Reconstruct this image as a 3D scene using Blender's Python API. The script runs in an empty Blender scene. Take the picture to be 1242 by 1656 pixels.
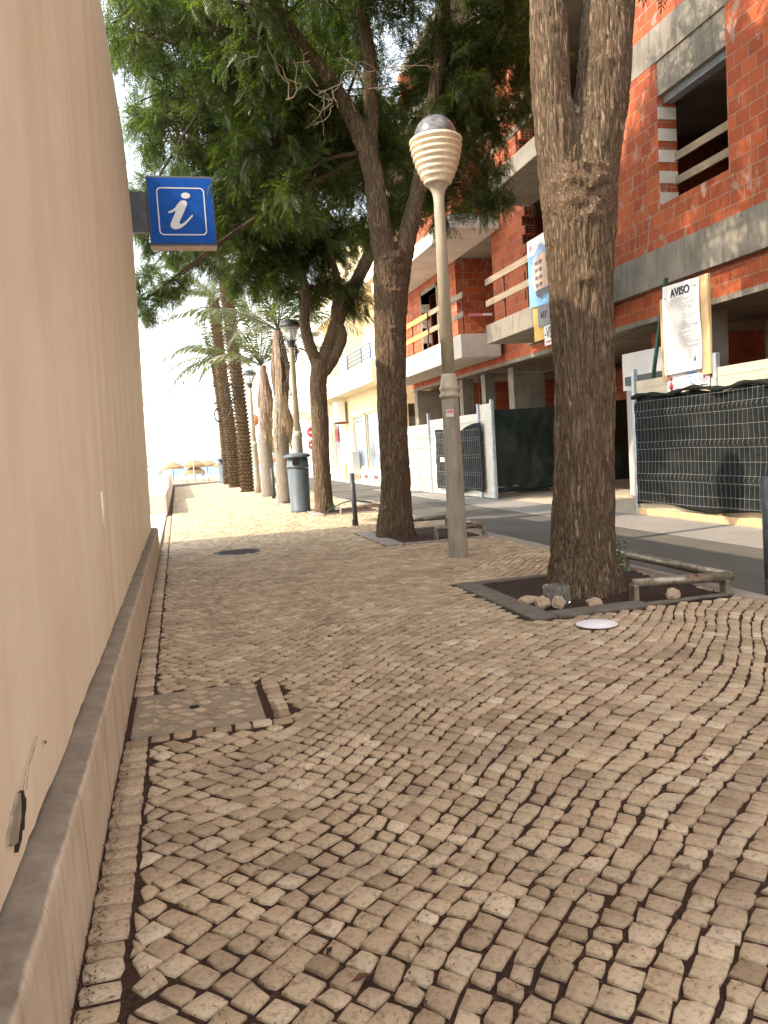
import bpy, math, random
import numpy as np
from mathutils import Vector, Matrix, noise

random.seed(7); rng = np.random.default_rng(11)
S = bpy.context.scene; COL = S.collection; D = bpy.data
R_ = math.radians

# ------------------------------------------------------------------ camera
cam_d = D.cameras.new('camera'); cam = D.objects.new('camera', cam_d); COL.objects.link(cam)
cam_d.sensor_fit = 'VERTICAL'; cam_d.sensor_height = 36.0; cam_d.lens = 1290.0/1656.0*36.0
cam_d.clip_start = 0.05; cam_d.clip_end = 30000
RM = Matrix(((0.96617, 0.08063, -0.24497), (-0.25016, 0.06217, -0.96621), (-0.06267, 0.99480, 0.08023)))
cam.matrix_world = Matrix.Translation((0, 0, 1.4)) @ RM.to_4x4()
S.camera = cam

# ------------------------------------------------------------------ sky and sun
SUN_AZ = math.atan2(0.17, 1.0)           # the light travels to +X and a little +Y
SUN_EL = R_(43.5)
to_sun = Vector((-math.cos(SUN_AZ)*math.cos(SUN_EL), -math.sin(SUN_AZ)*math.cos(SUN_EL), math.sin(SUN_EL)))
W = D.worlds.new('World'); S.world = W; W.use_nodes = True
wn = W.node_tree; wn.nodes.clear()
sky = wn.nodes.new('ShaderNodeTexSky'); sky.sky_type = 'NISHITA'; sky.sun_disc = False
sky.sun_elevation = SUN_EL
sky.sun_rotation = math.atan2(to_sun.x, to_sun.y)
sky.air_density = 1.7; sky.dust_density = 1.3; sky.ozone_density = 1.0
hs = wn.nodes.new('ShaderNodeHueSaturation'); hs.inputs['Saturation'].default_value = 0.38
bg = wn.nodes.new('ShaderNodeBackground'); bg.inputs['Strength'].default_value = 0.15
wo = wn.nodes.new('ShaderNodeOutputWorld')
wn.links.new(sky.outputs[0], hs.inputs['Color']); wn.links.new(hs.outputs[0], bg.inputs[0]); wn.links.new(bg.outputs[0], wo.inputs[0])
sd = D.lights.new('sun', 'SUN'); sun = D.objects.new('sun', sd); COL.objects.link(sun)
sd.energy = 2.0; sd.angle = R_(0.55); sd.color = (0.90, 0.75, 0.59)
sun.rotation_euler = to_sun.to_track_quat('Z', 'Y').to_euler(); sun.location = (-20, 0, 30)
S.view_settings.view_transform = 'Standard'; S.view_settings.look = 'None'
S.view_settings.gamma = 1.0; S.view_settings.exposure = 2.1
S.cycles.max_bounces = 7; S.cycles.transparent_max_bounces = 12

# ------------------------------------------------------------------ materials
MATS = {}
class NT:
    def __init__(s, name):
        s.m = D.materials.new(name); s.m.use_nodes = True; s.t = s.m.node_tree
        s.t.nodes.clear(); s.out = s.n('ShaderNodeOutputMaterial'); s.b = s.n('ShaderNodeBsdfPrincipled')
        s.l(s.b.outputs[0], s.out.inputs[0]); MATS[name] = s.m
    def n(s, t, **k):
        x = s.t.nodes.new(t)
        for a, v in k.items():
            if a[0] == '_': x.inputs[a[1:].replace('_', ' ')].default_value = v
            else: setattr(x, a, v)
        return x
    def l(s, a, b): s.t.links.new(a, b)
    def co(s, kind='Object', scale=(1, 1, 1)):
        if not hasattr(s, 'tc'): s.tc = s.n('ShaderNodeTexCoord')
        m = s.n('ShaderNodeMapping'); m.inputs['Scale'].default_value = scale
        s.l(s.tc.outputs[kind], m.inputs[0]); return m.outputs[0]
    def noise(s, vec, scale, detail=4, rough=.6, dist=0):
        x = s.n('ShaderNodeTexNoise'); x.inputs['Scale'].default_value = scale; x.inputs['Detail'].default_value = detail
        x.inputs['Roughness'].default_value = rough; x.inputs['Distortion'].default_value = dist
        s.l(vec, x.inputs['Vector']); return x.outputs['Fac']
    def ramp(s, fac, *st):
        r = s.n('ShaderNodeValToRGB'); e = r.color_ramp.elements
        while len(e) < len(st): e.new(0.5)
        for i, (p, c) in enumerate(st):
            e[i].position = p; e[i].color = (*c, 1) if hasattr(c, '__len__') else (c, c, c, 1)
        s.l(fac, r.inputs[0]); return r.outputs[0]
    def mix(s, f, a, b, mode='MIX'):
        x = s.n('ShaderNodeMix', data_type='RGBA', blend_type=mode)
        for i, v in ((0, f), (6, a), (7, b)):
            if hasattr(v, 'node'): s.l(v, x.inputs[i])
            elif i == 0: x.inputs[0].default_value = v
            else: x.inputs[i].default_value = (*v, 1)
        return x.outputs[2]
    def bump(s, h, dist=.01, strength=1.0, chain=None):
        x = s.n('ShaderNodeBump'); x.inputs['Distance'].default_value = dist; x.inputs['Strength'].default_value = strength
        s.l(h, x.inputs['Height'])
        if chain is not None: s.l(chain, x.inputs['Normal'])
        return x.outputs[0]
    def fin(s, col=None, rough=.8, normal=None, metal=0, spec=.4):
        if col is not None:
            if hasattr(col, 'node'): s.l(col, s.b.inputs['Base Color'])
            else: s.b.inputs['Base Color'].default_value = (*col, 1)
        if hasattr(rough, 'node'): s.l(rough, s.b.inputs['Roughness'])
        else: s.b.inputs['Roughness'].default_value = rough
        s.b.inputs['Metallic'].default_value = metal; s.b.inputs['Specular IOR Level'].default_value = spec
        if normal is not None: s.l(normal, s.b.inputs['Normal'])
        return s.m

def simple(name, col, rough=.6, metal=0, var=.15, scale=6, bump=.002, spec=.4, vscale=(1, 1, 1)):
    t = NT(name); v = t.co(scale=vscale)
    n = t.noise(v, scale, 5)
    dark = tuple(c*(1-var) for c in col); lite = tuple(min(1, c*(1+var)) for c in col)
    c = t.ramp(n, (.3, dark), (.7, lite))
    return t.fin(c, rough, t.bump(t.noise(v, scale*6, 4), bump) if bump else None, metal, spec)

# cobbles: every stone its own tone
t = NT('limestone_cobble'); v = t.co()
geo = t.n('ShaderNodeNewGeometry')
c = t.ramp(geo.outputs['Random Per Island'], (0, (.36, .262, .155)), (.06, (.45, .335, .205)), (.3, (.52, .395, .248)), (.8, (.585, .455, .29)), (1, (.72, .59, .40)))
g1 = t.noise(v, 2.2, 5, .65); c = t.mix(t.ramp(g1, (.42, .0), (.72, .6)), c, (.20, .145, .095))
g2 = t.noise(v, 52, 8, .72, .3); c = t.mix(t.ramp(g2, (.50, 0), (.68, .72)), c, (.16, .105, .065))
c = t.mix(t.ramp(t.noise(v, 9, 4, .6), (.63, 0), (.70, .55)), c, (.20, .165, .135))
g3 = t.noise(v, 170, 3, .6); c = t.mix(t.ramp(g3, (.60, 0), (.8, .35)), c, (.66, .58, .46))
nb = t.bump(t.noise(v, 28, 4, .6), .007, .7); nb = t.bump(g2, .006, .9, nb); nb = t.bump(t.noise(v, 220, 3), .0015, .8, nb)
t.fin(c, t.ramp(g2, (.3, .5), (.7, .85)), nb, 0, .35)

t = NT('joint_dirt'); v = t.co()
n = t.noise(v, 60, 6, .7); c = t.ramp(n, (.3, (.015, .007, .004)), (.5, (.042, .020, .011)), (.62, (.075, .036, .019)), (.8, (.15, .095, .055)))
t.fin(c, .95, t.bump(n, .008, 1))
t = NT('planter_soil'); v = t.co()
n = t.noise(v, 40, 6, .75); c = t.ramp(n, (.3, (.02, .012, .008)), (.55, (.065, .035, .022)), (.8, (.17, .09, .05)))
t.fin(c, .95, t.bump(n, .03, 1))

t = NT('tower_render'); v = t.co()
st = t.noise(t.co(scale=(2.2, 2.2, .14)), 1.1, 6, .62)
c = t.ramp(st, (.3, (.74, .63, .455)), (.5, (.86, .76, .575)), (.75, (.91, .825, .65)))
c = t.mix(t.ramp(t.noise(v, 1.3, 6, .65), (.42, 0), (.75, .5)), c, (.70, .58, .40))
c = t.mix(t.ramp(t.noise(v, 7, 6, .7), (.60, 0), (.78, .3)), c, (.62, .50, .34))
c = t.mix(t.ramp(t.noise(t.co(scale=(3, 3, 1)), 2.4, 4, .7), (.70, 0), (.76, .35)), c, (.66, .47, .27))
c = t.mix(t.ramp(t.noise(t.co(scale=(20, 20, .3)), 1.7, 3), (.66, 0), (.74, .22)), c, (.56, .47, .36))
t.fin(c, .62, t.bump(t.noise(v, 1.2, 3), .03, .35, t.bump(t.noise(v, 60, 4), .0012, .5)), 0, .35)

def concrete(name, a, b, stain=(.12, .11, .09), sc=2.5, amt=.6, streak=True, bmp=.006):
    t = NT(name); v = t.co()
    c = t.ramp(t.noise(v, sc, 6, .65), (.3, a), (.7, b))
    if streak: c = t.mix(t.ramp(t.noise(t.co(scale=(7, 7, .8)), 1.5, 5), (.5, 0), (.75, amt)), c, stain)
    c = t.mix(t.ramp(t.noise(v, 30, 5, .7), (.6, 0), (.8, .5)), c, stain)
    return t.fin(c, .88, t.bump(t.noise(v, 25, 6, .7), bmp, .8))
t = NT('plinth_concrete'); v = t.co()
c = t.ramp(t.noise(v, 3, 6, .65), (.3, (.50, .42, .30)), (.7, (.64, .55, .41)))
c = t.mix(t.ramp(t.noise(t.co(scale=(5, 5, .7)), 1.6, 6, .7), (.46, 0), (.72, .7)), c, (.33, .25, .16))
c = t.mix(t.ramp(t.noise(t.co(scale=(14, 14, .6)), 1.2, 4, .6), (.60, 0), (.66, .5)), c, (.30, .20, .11))
c = t.mix(t.ramp(t.noise(v, 40, 5, .7), (.58, 0), (.8, .5)), c, (.26, .20, .14))
d = t.ramp(t.noise(v, 6, 6, .7), (.3, (.17, .14, .10)), (.7, (.33, .275, .205)))
d = t.mix(t.ramp(t.noise(v, 26, 5, .7), (.62, 0), (.70, .6)), d, (.40, .34, .26))
g_ = t.n('ShaderNodeNewGeometry'); sx = t.n('ShaderNodeSeparateXYZ'); t.l(g_.outputs['Normal'], sx.inputs[0])
ad = t.n('ShaderNodeMath', operation='MULTIPLY_ADD'); ad.inputs[1].default_value = .5; t.l(t.noise(v, 9, 5), ad.inputs[0]); t.l(sx.outputs[2], ad.inputs[2])
c = t.mix(t.ramp(ad.outputs[0], (.75, 0), (1.1, 1)), c, d)
t.fin(c, .9, t.bump(t.noise(v, 25, 6, .7), .006, .8))
concrete('raw_concrete', (.17, .15, .118), (.31, .28, .23), (.08, .066, .045), 1.6)
concrete('pale_concrete', (.50, .46, .40), (.66, .61, .54), (.33, .29, .23), 1.6, .4)
concrete('kerb_stone', (.25, .22, .18), (.36, .32, .27), (.13, .11, .08), 5, .4, False)
concrete('planter_kerb', (.11, .097, .075), (.18, .16, .125), (.05, .04, .03), 6, .4, False)
concrete('asphalt_base', (.20, .185, .165), (.27, .25, .225), (.14, .125, .11), 1.2, .4, False)
t = NT('asphalt'); v = t.co()
c = t.ramp(t.noise(v, 1.0, 6, .7), (.3, (.075, .069, .058)), (.7, (.115, .105, .088)))
c = t.mix(t.ramp(t.noise(v, 120, 3, .8), (.5, 0), (.7, .5)), c, (.10, .09, .08))
c = t.mix(t.ramp(t.noise(v, 200, 2, .8), (.62, 0), (.7, .6)), c, (.30, .28, .24))
t.fin(c, .9, t.bump(t.noise(v, 160, 4), .004, .8))
concrete('dusty_ground', (.36, .29, .21), (.50, .42, .32), (.25, .19, .13), 3, .4, False, .02)
concrete('white_step', (.62, .60, .56), (.74, .72, .68), (.45, .42, .38), 2, .4, False)
concrete('cover_cement', (.25, .20, .14), (.36, .295, .205), (.13, .10, .07), 7, .4, False)
simple('sand', (.36, .27, .18), .95, var=.2, scale=.7, bump=.02)

def brick(name, smear):
    t = NT(name); uv = t.n('ShaderNodeUVMap').outputs[0]; v = t.co()
    b = t.n('ShaderNodeTexBrick'); b.offset = .5
    wob = t.n('ShaderNodeTexNoise'); wob.inputs['Scale'].default_value = 5; t.l(uv, wob.inputs['Vector'])
    va = t.n('ShaderNodeVectorMath', operation='MULTIPLY_ADD'); va.inputs[1].default_value = (.022, .022, 0)
    t.l(wob.outputs['Color'], va.inputs[0]); t.l(uv, va.inputs[2]); t.l(va.outputs[0], b.inputs['Vector'])
    b.inputs['Scale'].default_value = 1; b.inputs['Brick Width'].default_value = .305; b.inputs['Row Height'].default_value = .213
    b.inputs['Mortar Size'].default_value = .0065; b.inputs['Mortar Smooth'].default_value = .2; b.inputs['Bias'].default_value = -.1
    b.inputs['Color1'].default_value = (.45, .112, .038, 1); b.inputs['Color2'].default_value = (.29, .062, .027, 1)
    b.inputs['Mortar'].default_value = (.33, .265, .20, 1)
    c = b.outputs['Color']
    c = t.mix(t.ramp(t.noise(v, 3.5, 5), (.45, 0), (.8, .45)), c, (.26, .075, .045))
    sm = t.noise(t.co(scale=(1, 1, .55)), 4.2, 6, .62, .6)
    c = t.mix(t.ramp(sm, (smear, 0), (smear+.05, .6)), c, (.36, .31, .25))
    grv = t.n('ShaderNodeTexWave'); grv.bands_direction = 'Y'; grv.inputs['Scale'].default_value = 11; t.l(uv, grv.inputs['Vector'])
    n = t.bump(b.outputs['Fac'], -.006, 1); n = t.bump(grv.outputs['Fac'], .0012, .6, n); n = t.bump(t.noise(v, 30, 5), .004, .6, n)
    t.fin(c, .85, n, 0, .3)
brick('hollow_brick', .58); brick('clean_brick', .67)

def bark(name, a, b, cdeep, sc=1.0, tall=.13):
    t = NT(name); v = t.co(scale=(26*sc, 26*sc, 26*sc*tall))
    w = t.noise(v, 1.0, 5, .6, 1.2)
    r = t.n('ShaderNodeMath', operation='ABSOLUTE'); s2 = t.n('ShaderNodeMath', operation='SUBTRACT'); s2.inputs[1].default_value = .5
    t.l(w, s2.inputs[0]); t.l(s2.outputs[0], r.inputs[0])
    c = t.ramp(r.outputs[0], (.0, cdeep), (.05, a), (.2, b))
    c = t.mix(t.ramp(t.noise(t.co(), 3, 4), (.4, 0), (.8, .4)), c, a)
    c = t.mix(t.ramp(t.noise(t.co(), 90, 4), (.5, 0), (.8, .35)), c, cdeep)
    n = t.bump(t.ramp(r.outputs[0], (0, 0), (.14, 1)), .014, .9); n = t.bump(t.noise(t.co(), 110, 4), .003, .7, n)
    return t.fin(c, .92, n, 0, .15)
bark('oak_bark', (.19, .135, .085), (.34, .25, .165), (.06, .038, .022), 1.35, .085)
bark('burl_bark', (.22, .15, .095), (.38, .27, .18), (.06, .035, .02), 1.3, .9)
bark('branch_bark', (.11, .078, .052), (.19, .14, .095), (.05, .033, .022), 1.6, .3)
simple('dead_twig', (.42, .33, .24), .9, var=.25)
bark('palm_scale', (.16, .11, .065), (.33, .235, .14), (.04, .025, .015), 1.5, .7)
bark('palm_sheath', (.34, .255, .185), (.50, .40, .30), (.10, .06, .04), .8, .05)
bark('smooth_palm', (.30, .265, .215), (.44, .39, .33), (.16, .13, .10), .5, 2.5)

def leafmat(name, cols, trans=.4, rough=.45):
    t = NT(name); geo = t.n('ShaderNodeNewGeometry'); v = t.co()
    c = t.ramp(geo.outputs['Random Per Island'], *[(i/(len(cols)-1), q) for i, q in enumerate(cols)])
    c = t.mix(t.ramp(t.noise(v, 1.6, 3), (.4, 0), (.7, .6)), c, cols[0])
    t.fin(c, rough, None, 0, .45)
    tr = t.n('ShaderNodeBsdfTranslucent'); mx = t.n('ShaderNodeMixShader'); mx.inputs[0].default_value = trans
    c2 = t.mix(1.0, c, (1.0, 1.0, .45), 'MULTIPLY'); br = t.mix(1.0, c2, (1.6, 1.9, 1.3), 'MULTIPLY')
    t.l(br, tr.inputs[0]); t.l(t.b.outputs[0], mx.inputs[1]); t.l(tr.outputs[0], mx.inputs[2]); t.l(mx.outputs[0], t.out.inputs[0])
leafmat('silky_oak_leaf', [(.026, .040, .012), (.048, .070, .018), (.085, .115, .028), (.16, .18, .045)], .45, .38)
leafmat('palm_leaf', [(.045, .055, .025), (.075, .09, .04), (.12, .13, .065), (.20, .17, .10)], .25)
leafmat('dry_palm_leaf', [(.20, .14, .08), (.30, .22, .13), (.38, .30, .20)], .2)
leafmat('weed_leaf', [(.03, .07, .025), (.05, .12, .04), (.08, .17, .05)], .3)
simple('needle_litter', (.105, .045, .025), .9, var=.4)
simple('fallen_leaf', (.36, .25, .07), .8, var=.4)

simple('lamp_pole_paint', (.46, .41, .30), .5, var=.18, scale=4, bump=.0015, vscale=(3, 3, .7))
simple('lamp_base_paint', (.33, .30, .235), .55, var=.25, scale=4, bump=.002, vscale=(3, 3, .7))
t = NT('lamp_ring_plastic'); v = t.co()
c = t.ramp(t.noise(v, 12, 5), (.4, (.74, .62, .43)), (.75, (.55, .42, .27)))
t.fin(c, .5, None, 0, .4)
t = NT('lamp_dome'); v = t.co(scale=(1, 1, 2))
c = t.ramp(t.noise(v, 6, 6, .65, .8), (.35, (.06, .06, .068)), (.55, (.15, .145, .15)), (.7, (.27, .24, .22)))
t.fin(c, .22, None, 0, .6)
simple('dark_metal', (.045, .047, .05), .45, var=.2)
simple('bollard_paint', (.06, .065, .072), .45, var=.3, scale=12)
simple('bin_plastic', (.085, .105, .12), .5, var=.25, scale=8, vscale=(1, 1, .4))
t = NT('steel_rail'); v = t.co()
c = t.ramp(t.noise(v, 14, 6, .7), (.35, (.13, .085, .05)), (.5, (.30, .26, .20)), (.75, (.42, .38, .31)))
t.fin(c, .42, None, .6, .5)
simple('galvanised', (.42, .47, .52), .4, .5, .2)
simple('wire', (.24, .25, .24), .45, .3, .2, bump=0)
simple('black_cable', (.02, .02, .022), .6, bump=0)
t = NT('clear_plastic'); t.fin((.93, .95, .95), .06); t.b.inputs['Transmission Weight'].default_value = .93; t.b.inputs['IOR'].default_value = 1.2
t = NT('lantern_glass'); t.fin((.85, .86, .85), .1); t.b.inputs['Transmission Weight'].default_value = .75; t.b.inputs['IOR'].default_value = 1.1
simple('white_paper', (.80, .79, .77), .6, var=.04, bump=0)
simple('white_plate', (.86, .85, .84), .4, var=.03, bump=0)
simple('black_ink', (.03, .03, .035), .6, bump=0)
simple('grey_ink', (.38, .37, .38), .7, bump=0)
simple('red_ink', (.62, .05, .06), .5, bump=0)
simple('pink_ink', (.80, .25, .30), .5, bump=0)
simple('blue_ink', (.05, .25, .62), .5, bump=0)
simple('poster_sky', (.22, .50, .74), .35, var=.35, scale=1.6, bump=0)
simple('poster_dusk', (.30, .42, .60), .35, var=.3, scale=2, bump=0)
simple('poster_tan', (.62, .42, .30), .4, var=.2, bump=0)
simple('poster_dark', (.13, .12, .16), .4, var=.3, bump=0)
simple('banner_grey', (.22, .20, .23), .4, var=.3, bump=0)
simple('white_sheet', (.60, .58, .55), .35, var=.07, scale=2)
simple('cream_panel', (.58, .50, .37), .5, var=.08, scale=2)
simple('fence_white', (.56, .53, .46), .5, var=.1, scale=4)
simple('orange_plank', (.66, .36, .10), .75, var=.25, scale=5, vscale=(1, .3, 4))
simple('yellow_board', (.68, .45, .13), .7, var=.2, scale=5, vscale=(3, 3, .4))
simple('weathered_plank', (.27, .215, .15), .85, var=.3, scale=5, vscale=(1, .3, 4))
simple('pine_board', (.60, .42, .22), .75, var=.25, scale=4, vscale=(3, 3, .3))
simple('green_prop_paint', (.02, .075, .045), .45, var=.3)
simple('rusty_steel', (.16, .06, .035), .8, var=.4)
t = NT('black_shade_net'); v = t.co()
c = t.ramp(t.noise(v, 3, 6, .7), (.35, (.010, .012, .0115)), (.65, (.022, .025, .024)), (.85, (.05, .053, .048)))
c = t.mix(t.ramp(t.noise(t.co(scale=(1, .6, 1)), 6, 5, .8), (.66, 0), (.85, .4)), c, (.20, .20, .18))
t.fin(c, .85, t.bump(t.noise(v, 9, 5), .03, 1), 0, .12)
t = NT('green_shade_net'); v = t.co()
c = t.ramp(t.noise(v, 3, 6, .7), (.35, (.012, .022, .018)), (.7, (.028, .042, .034)))
c = t.mix(t.ramp(t.noise(v, 1.3, 6, .8), (.66, 0), (.85, .4)), c, (.22, .24, .20))
t.fin(c, .6, t.bump(t.noise(v, 4, 5), .04, 1), 0, .4)
simple('yellow_stucco', (.80, .66, .40), .85, var=.06, scale=1.5)
simple('pale_stucco', (.82, .74, .56), .85, var=.05, scale=1.5)
simple('white_stucco', (.82, .80, .76), .85, var=.04, scale=1.5)
simple('interior_dark', (.05, .045, .04), .9, var=.3)
simple('blue_rail_paint', (.05, .15, .36), .45, var=.1)
simple('ac_white', (.74, .71, .64), .45, var=.05)
simple('cabinet_grey', (.42, .44, .40), .5, var=.1)
t = NT('window_glass'); v = t.co(scale=(1, 1, .25))
c = t.ramp(t.noise(v, 5, 3), (.4, (.16, .22, .27)), (.7, (.42, .50, .54)))
t.fin(c, .08, None, 0, .9)
simple('window_frame', (.62, .50, .34), .5, var=.1)
simple('sign_frame', (.10, .10, .11), .5, var=.2)
t = NT('sign_blue'); v = t.co(); c = t.ramp(t.noise(v, 3, 3), (.3, (.005, .075, .36)), (.7, (.008, .10, .45)))
t.fin(c, .5, None, 0, .15)
simple('sign_soffit', (.40, .30, .22), .6)
simple('thatch', (.30, .19, .10), .95, var=.35, scale=12, bump=.02, vscale=(1, 1, .3))
simple('thatch_orange', (.42, .19, .07), .95, var=.3, scale=12, bump=.02, vscale=(1, 1, .3))
simple('pole_wood', (.25, .16, .09), .8)
simple('sunbed_white', (.80, .78, .74), .6)
t = NT('sea_water'); v = t.co(scale=(.5, 1, 1))
t.fin((.10, .20, .32), .5, t.bump(t.noise(v, .6, 5), .12, 1), 0, .5)
simple('exposed_plaster', (.42, .36, .27), .95, var=.2, scale=30, bump=.01)
simple('void_dark', (.025, .018, .013), .95, bump=0)
simple('crack_brown', (.12, .08, .05), .95, bump=0)
simple('drip_stain', (.50, .40, .28), .9, var=.1, bump=0)
simple('rust_stain', (.42, .27, .15), .9, bump=0)
simple('manhole_iron', (.045, .04, .036), .6, .3, .3, 30, .004)
simple('rock', (.50, .38, .26), .9, var=.25, scale=14, bump=.012)
simple('orange_plastic', (.75, .22, .08), .5)
simple('road_line', (.55, .53, .48), .8, var=.2)
M = MATS

# ------------------------------------------------------------------ mesh helpers
class MB:
    def __init__(s): s.v = []; s.f = []; s.m = []; s.mi = 0
    def add(s, vs, fs):
        o = len(s.v); s.v += [tuple(p) for p in vs]
        for f in fs: s.f.append(tuple(i+o for i in f)); s.m.append(s.mi)
        return s
    def box(s, x0, x1, y0, y1, z0, z1, bev=0):
        if bev <= 0:
            vs = [(x, y, z) for z in (z0, z1) for y in (y0, y1) for x in (x0, x1)]
            return s.add(vs, [(0, 2, 3, 1), (4, 5, 7, 6), (0, 1, 5, 4), (2, 6, 7, 3), (0, 4, 6, 2), (1, 3, 7, 5)])
        b = bev; vs = []; idx = {}
        for i, (sx, x) in enumerate(((1, x0), (-1, x1))):
            for j, (sy, y) in enumerate(((1, y0), (-1, y1))):
                for k, (sz, z) in enumerate(((1, z0), (-1, z1))):
                    for a in range(3):
                        p = [x+sx*b, y+sy*b, z+sz*b]; p[a] = (x, y, z)[a]
                        idx[(i, j, k, a)] = len(vs); vs.append(p)
        I = idx; fs = []
        for i in (0, 1):
            fs.append([I[(i, j, k, 0)] for j, k in ((0, 0), (0, 1), (1, 1), (1, 0))])
            fs.append([I[(j, i, k, 1)] for j, k in ((0, 0), (0, 1), (1, 1), (1, 0))])
            fs.append([I[(j, k, i, 2)] for j, k in ((0, 0), (0, 1), (1, 1), (1, 0))])
        for a in range(3):
            b1, b2 = [q for q in range(3) if q != a]
            for u in (0, 1):
                for w in (0, 1):
                    def key(t_, ax):
                        q = [0, 0, 0]; q[a] = t_; q[b1] = u; q[b2] = w; return I[(*q, ax)]
                    fs.append([key(0, b1), key(1, b1), key(1, b2), key(0, b2)])
        for i in (0, 1):
            for j in (0, 1):
                for k in (0, 1): fs.append([I[(i, j, k, a)] for a in range(3)])
        s.add(vs, fs); s.fix = True; return s
    def tube(s, pts, rad, seg=8, cap=True, twist=0):
        pts = [Vector(p) for p in pts]; n = len(pts)
        if not hasattr(rad, '__len__'): rad = [rad]*n
        t0 = (pts[1]-pts[0]).normalized(); up = Vector((0, 0, 1)) if abs(t0.z) < .9 else Vector((0, 1, 0))
        a = t0.cross(up).normalized(); vs = []; fs = []
        for i, p in enumerate(pts):
            d = (pts[min(i+1, n-1)]-pts[max(i-1, 0)]).normalized()
            a = (a-d*a.dot(d)).normalized(); b = d.cross(a)
            for k in range(seg):
                q = 2*math.pi*k/seg+twist; vs.append(p+(a*math.cos(q)+b*math.sin(q))*rad[i])
        for i in range(n-1):
            for k in range(seg):
                k2 = (k+1) % seg; fs.append((i*seg+k, i*seg+k2, (i+1)*seg+k2, (i+1)*seg+k))
        if cap: fs.append(tuple(range(seg))[::-1]); fs.append(tuple((n-1)*seg+k for k in range(seg)))
        return s.add(vs, fs)
    def lathe(s, prof, cx, cy, seg=32, cap=True):
        vs = []; fs = []; n = len(prof)
        for r, z in prof:
            for k in range(seg):
                q = 2*math.pi*k/seg; vs.append((cx+r*math.cos(q), cy+r*math.sin(q), z))
        for i in range(n-1):
            for k in range(seg):
                k2 = (k+1) % seg; fs.append((i*seg+k, i*seg+k2, (i+1)*seg+k2, (i+1)*seg+k))
        if cap: fs.append(tuple(range(seg))[::-1]); fs.append(tuple((n-1)*seg+k for k in range(seg)))
        return s.add(vs, fs)
    def prism(s, poly, axis, a0, a1):
        """poly: 2-D points, extruded along axis ('x','y','z') from a0 to a1"""
        def P(p, a): return {'x': (a, p[0], p[1]), 'y': (p[0], a, p[1]), 'z': (p[0], p[1], a)}[axis]
        n = len(poly); vs = [P(p, a0) for p in poly]+[P(p, a1) for p in poly]
        fs = [tuple(range(n))[::-1], tuple(range(n, 2*n))]+[(i, (i+1) % n, (i+1) % n+n, i+n) for i in range(n)]
        s.add(vs, fs); s.fix = True; return s

def uvs(me):
    n = len(me.loops); 
    if n == 0: return
    co = np.empty(len(me.vertices)*3, 'f'); me.vertices.foreach_get('co', co); co = co.reshape(-1, 3)
    vi = np.empty(n, 'i'); me.loops.foreach_get('vertex_index', vi)
    nf = len(me.polygons); nr = np.empty(nf*3, 'f'); me.polygons.foreach_get('normal', nr); nr = np.abs(nr.reshape(-1, 3))
    tot = np.empty(nf, 'i'); me.polygons.foreach_get('loop_total', tot)
    ax = np.repeat(np.argmax(nr, 1), tot); p = co[vi]
    u = np.where(ax == 0, p[:, 1], p[:, 0]); w = np.where(ax == 2, p[:, 1], p[:, 2])
    l = me.uv_layers.new(name='UVMap'); l.data.foreach_set('uv', np.stack([u, w], 1).astype('f').ravel())

def link(name, me, mats, parent=None, smooth=False):
    if not isinstance(mats, (list, tuple)): mats = [mats]
    for m in mats: me.materials.append(M[m])
    o = D.objects.new(name, me); COL.objects.link(o)
    if smooth: me.polygons.foreach_set('use_smooth', [True]*len(me.polygons))
    if parent is not None:
        o.parent = parent; o.matrix_parent_inverse = Matrix.Translation(-ROOTLOC.get(parent.name, Vector((0, 0, 0))))
    return o
ROOTLOC = {}
def obj(name, mb, mats, parent=None, smooth=False):
    me = D.meshes.new(name); me.from_pydata(mb.v, [], mb.f); 
    if len(set(mb.m)) > 1: me.polygons.foreach_set('material_index', mb.m)
    if getattr(mb, 'fix', False):
        import bmesh
        b = bmesh.new(); b.from_mesh(me); bmesh.ops.recalc_face_normals(b, faces=b.faces); b.to_mesh(me); b.free()
    me.update(); uvs(me)
    return link(name, me, mats, parent, smooth)
def npobj(name, V, F, mats, parent=None, smooth=False):
    """V (n,3), F (m,k) all faces with k corners"""
    me = D.meshes.new(name); k = F.shape[1]
    me.vertices.add(len(V)); me.vertices.foreach_set('co', V.astype('f').ravel())
    me.loops.add(F.size); me.loops.foreach_set('vertex_index', F.astype('i').ravel())
    me.polygons.add(len(F)); me.polygons.foreach_set('loop_start', np.arange(0, F.size, k, dtype='i'))
    me.update(calc_edges=True); me.validate()
    return link(name, me, mats, parent, smooth)
def thing(name, label, cat, loc=(0, 0, 0), group=None):
    o = D.objects.new(name, None); COL.objects.link(o); o.location = loc; o.empty_display_size = .2
    ROOTLOC[o.name] = Vector(loc); return tag(o, label, cat, group)
def tag(o, label, cat, group=None):
    o['label'] = label; o['category'] = cat
    if group: o['group'] = group
    return o
def struct(o, kind='structure'): o['kind'] = kind; return o
def dup(root, delta, label, rotz=0, scale=1):
    r = root.copy(); COL.objects.link(r); r.location = root.location+Vector(delta); r['label'] = label
    r.rotation_euler.z = rotz; r.scale = (scale,)*3
    for ch in root.children:
        c = ch.copy(); COL.objects.link(c); c.parent = r; c.matrix_parent_inverse = ch.matrix_parent_inverse.copy()
        for g in ch.children:
            e = g.copy(); COL.objects.link(e); e.parent = c; e.matrix_parent_inverse = g.matrix_parent_inverse.copy()
    return r
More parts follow.
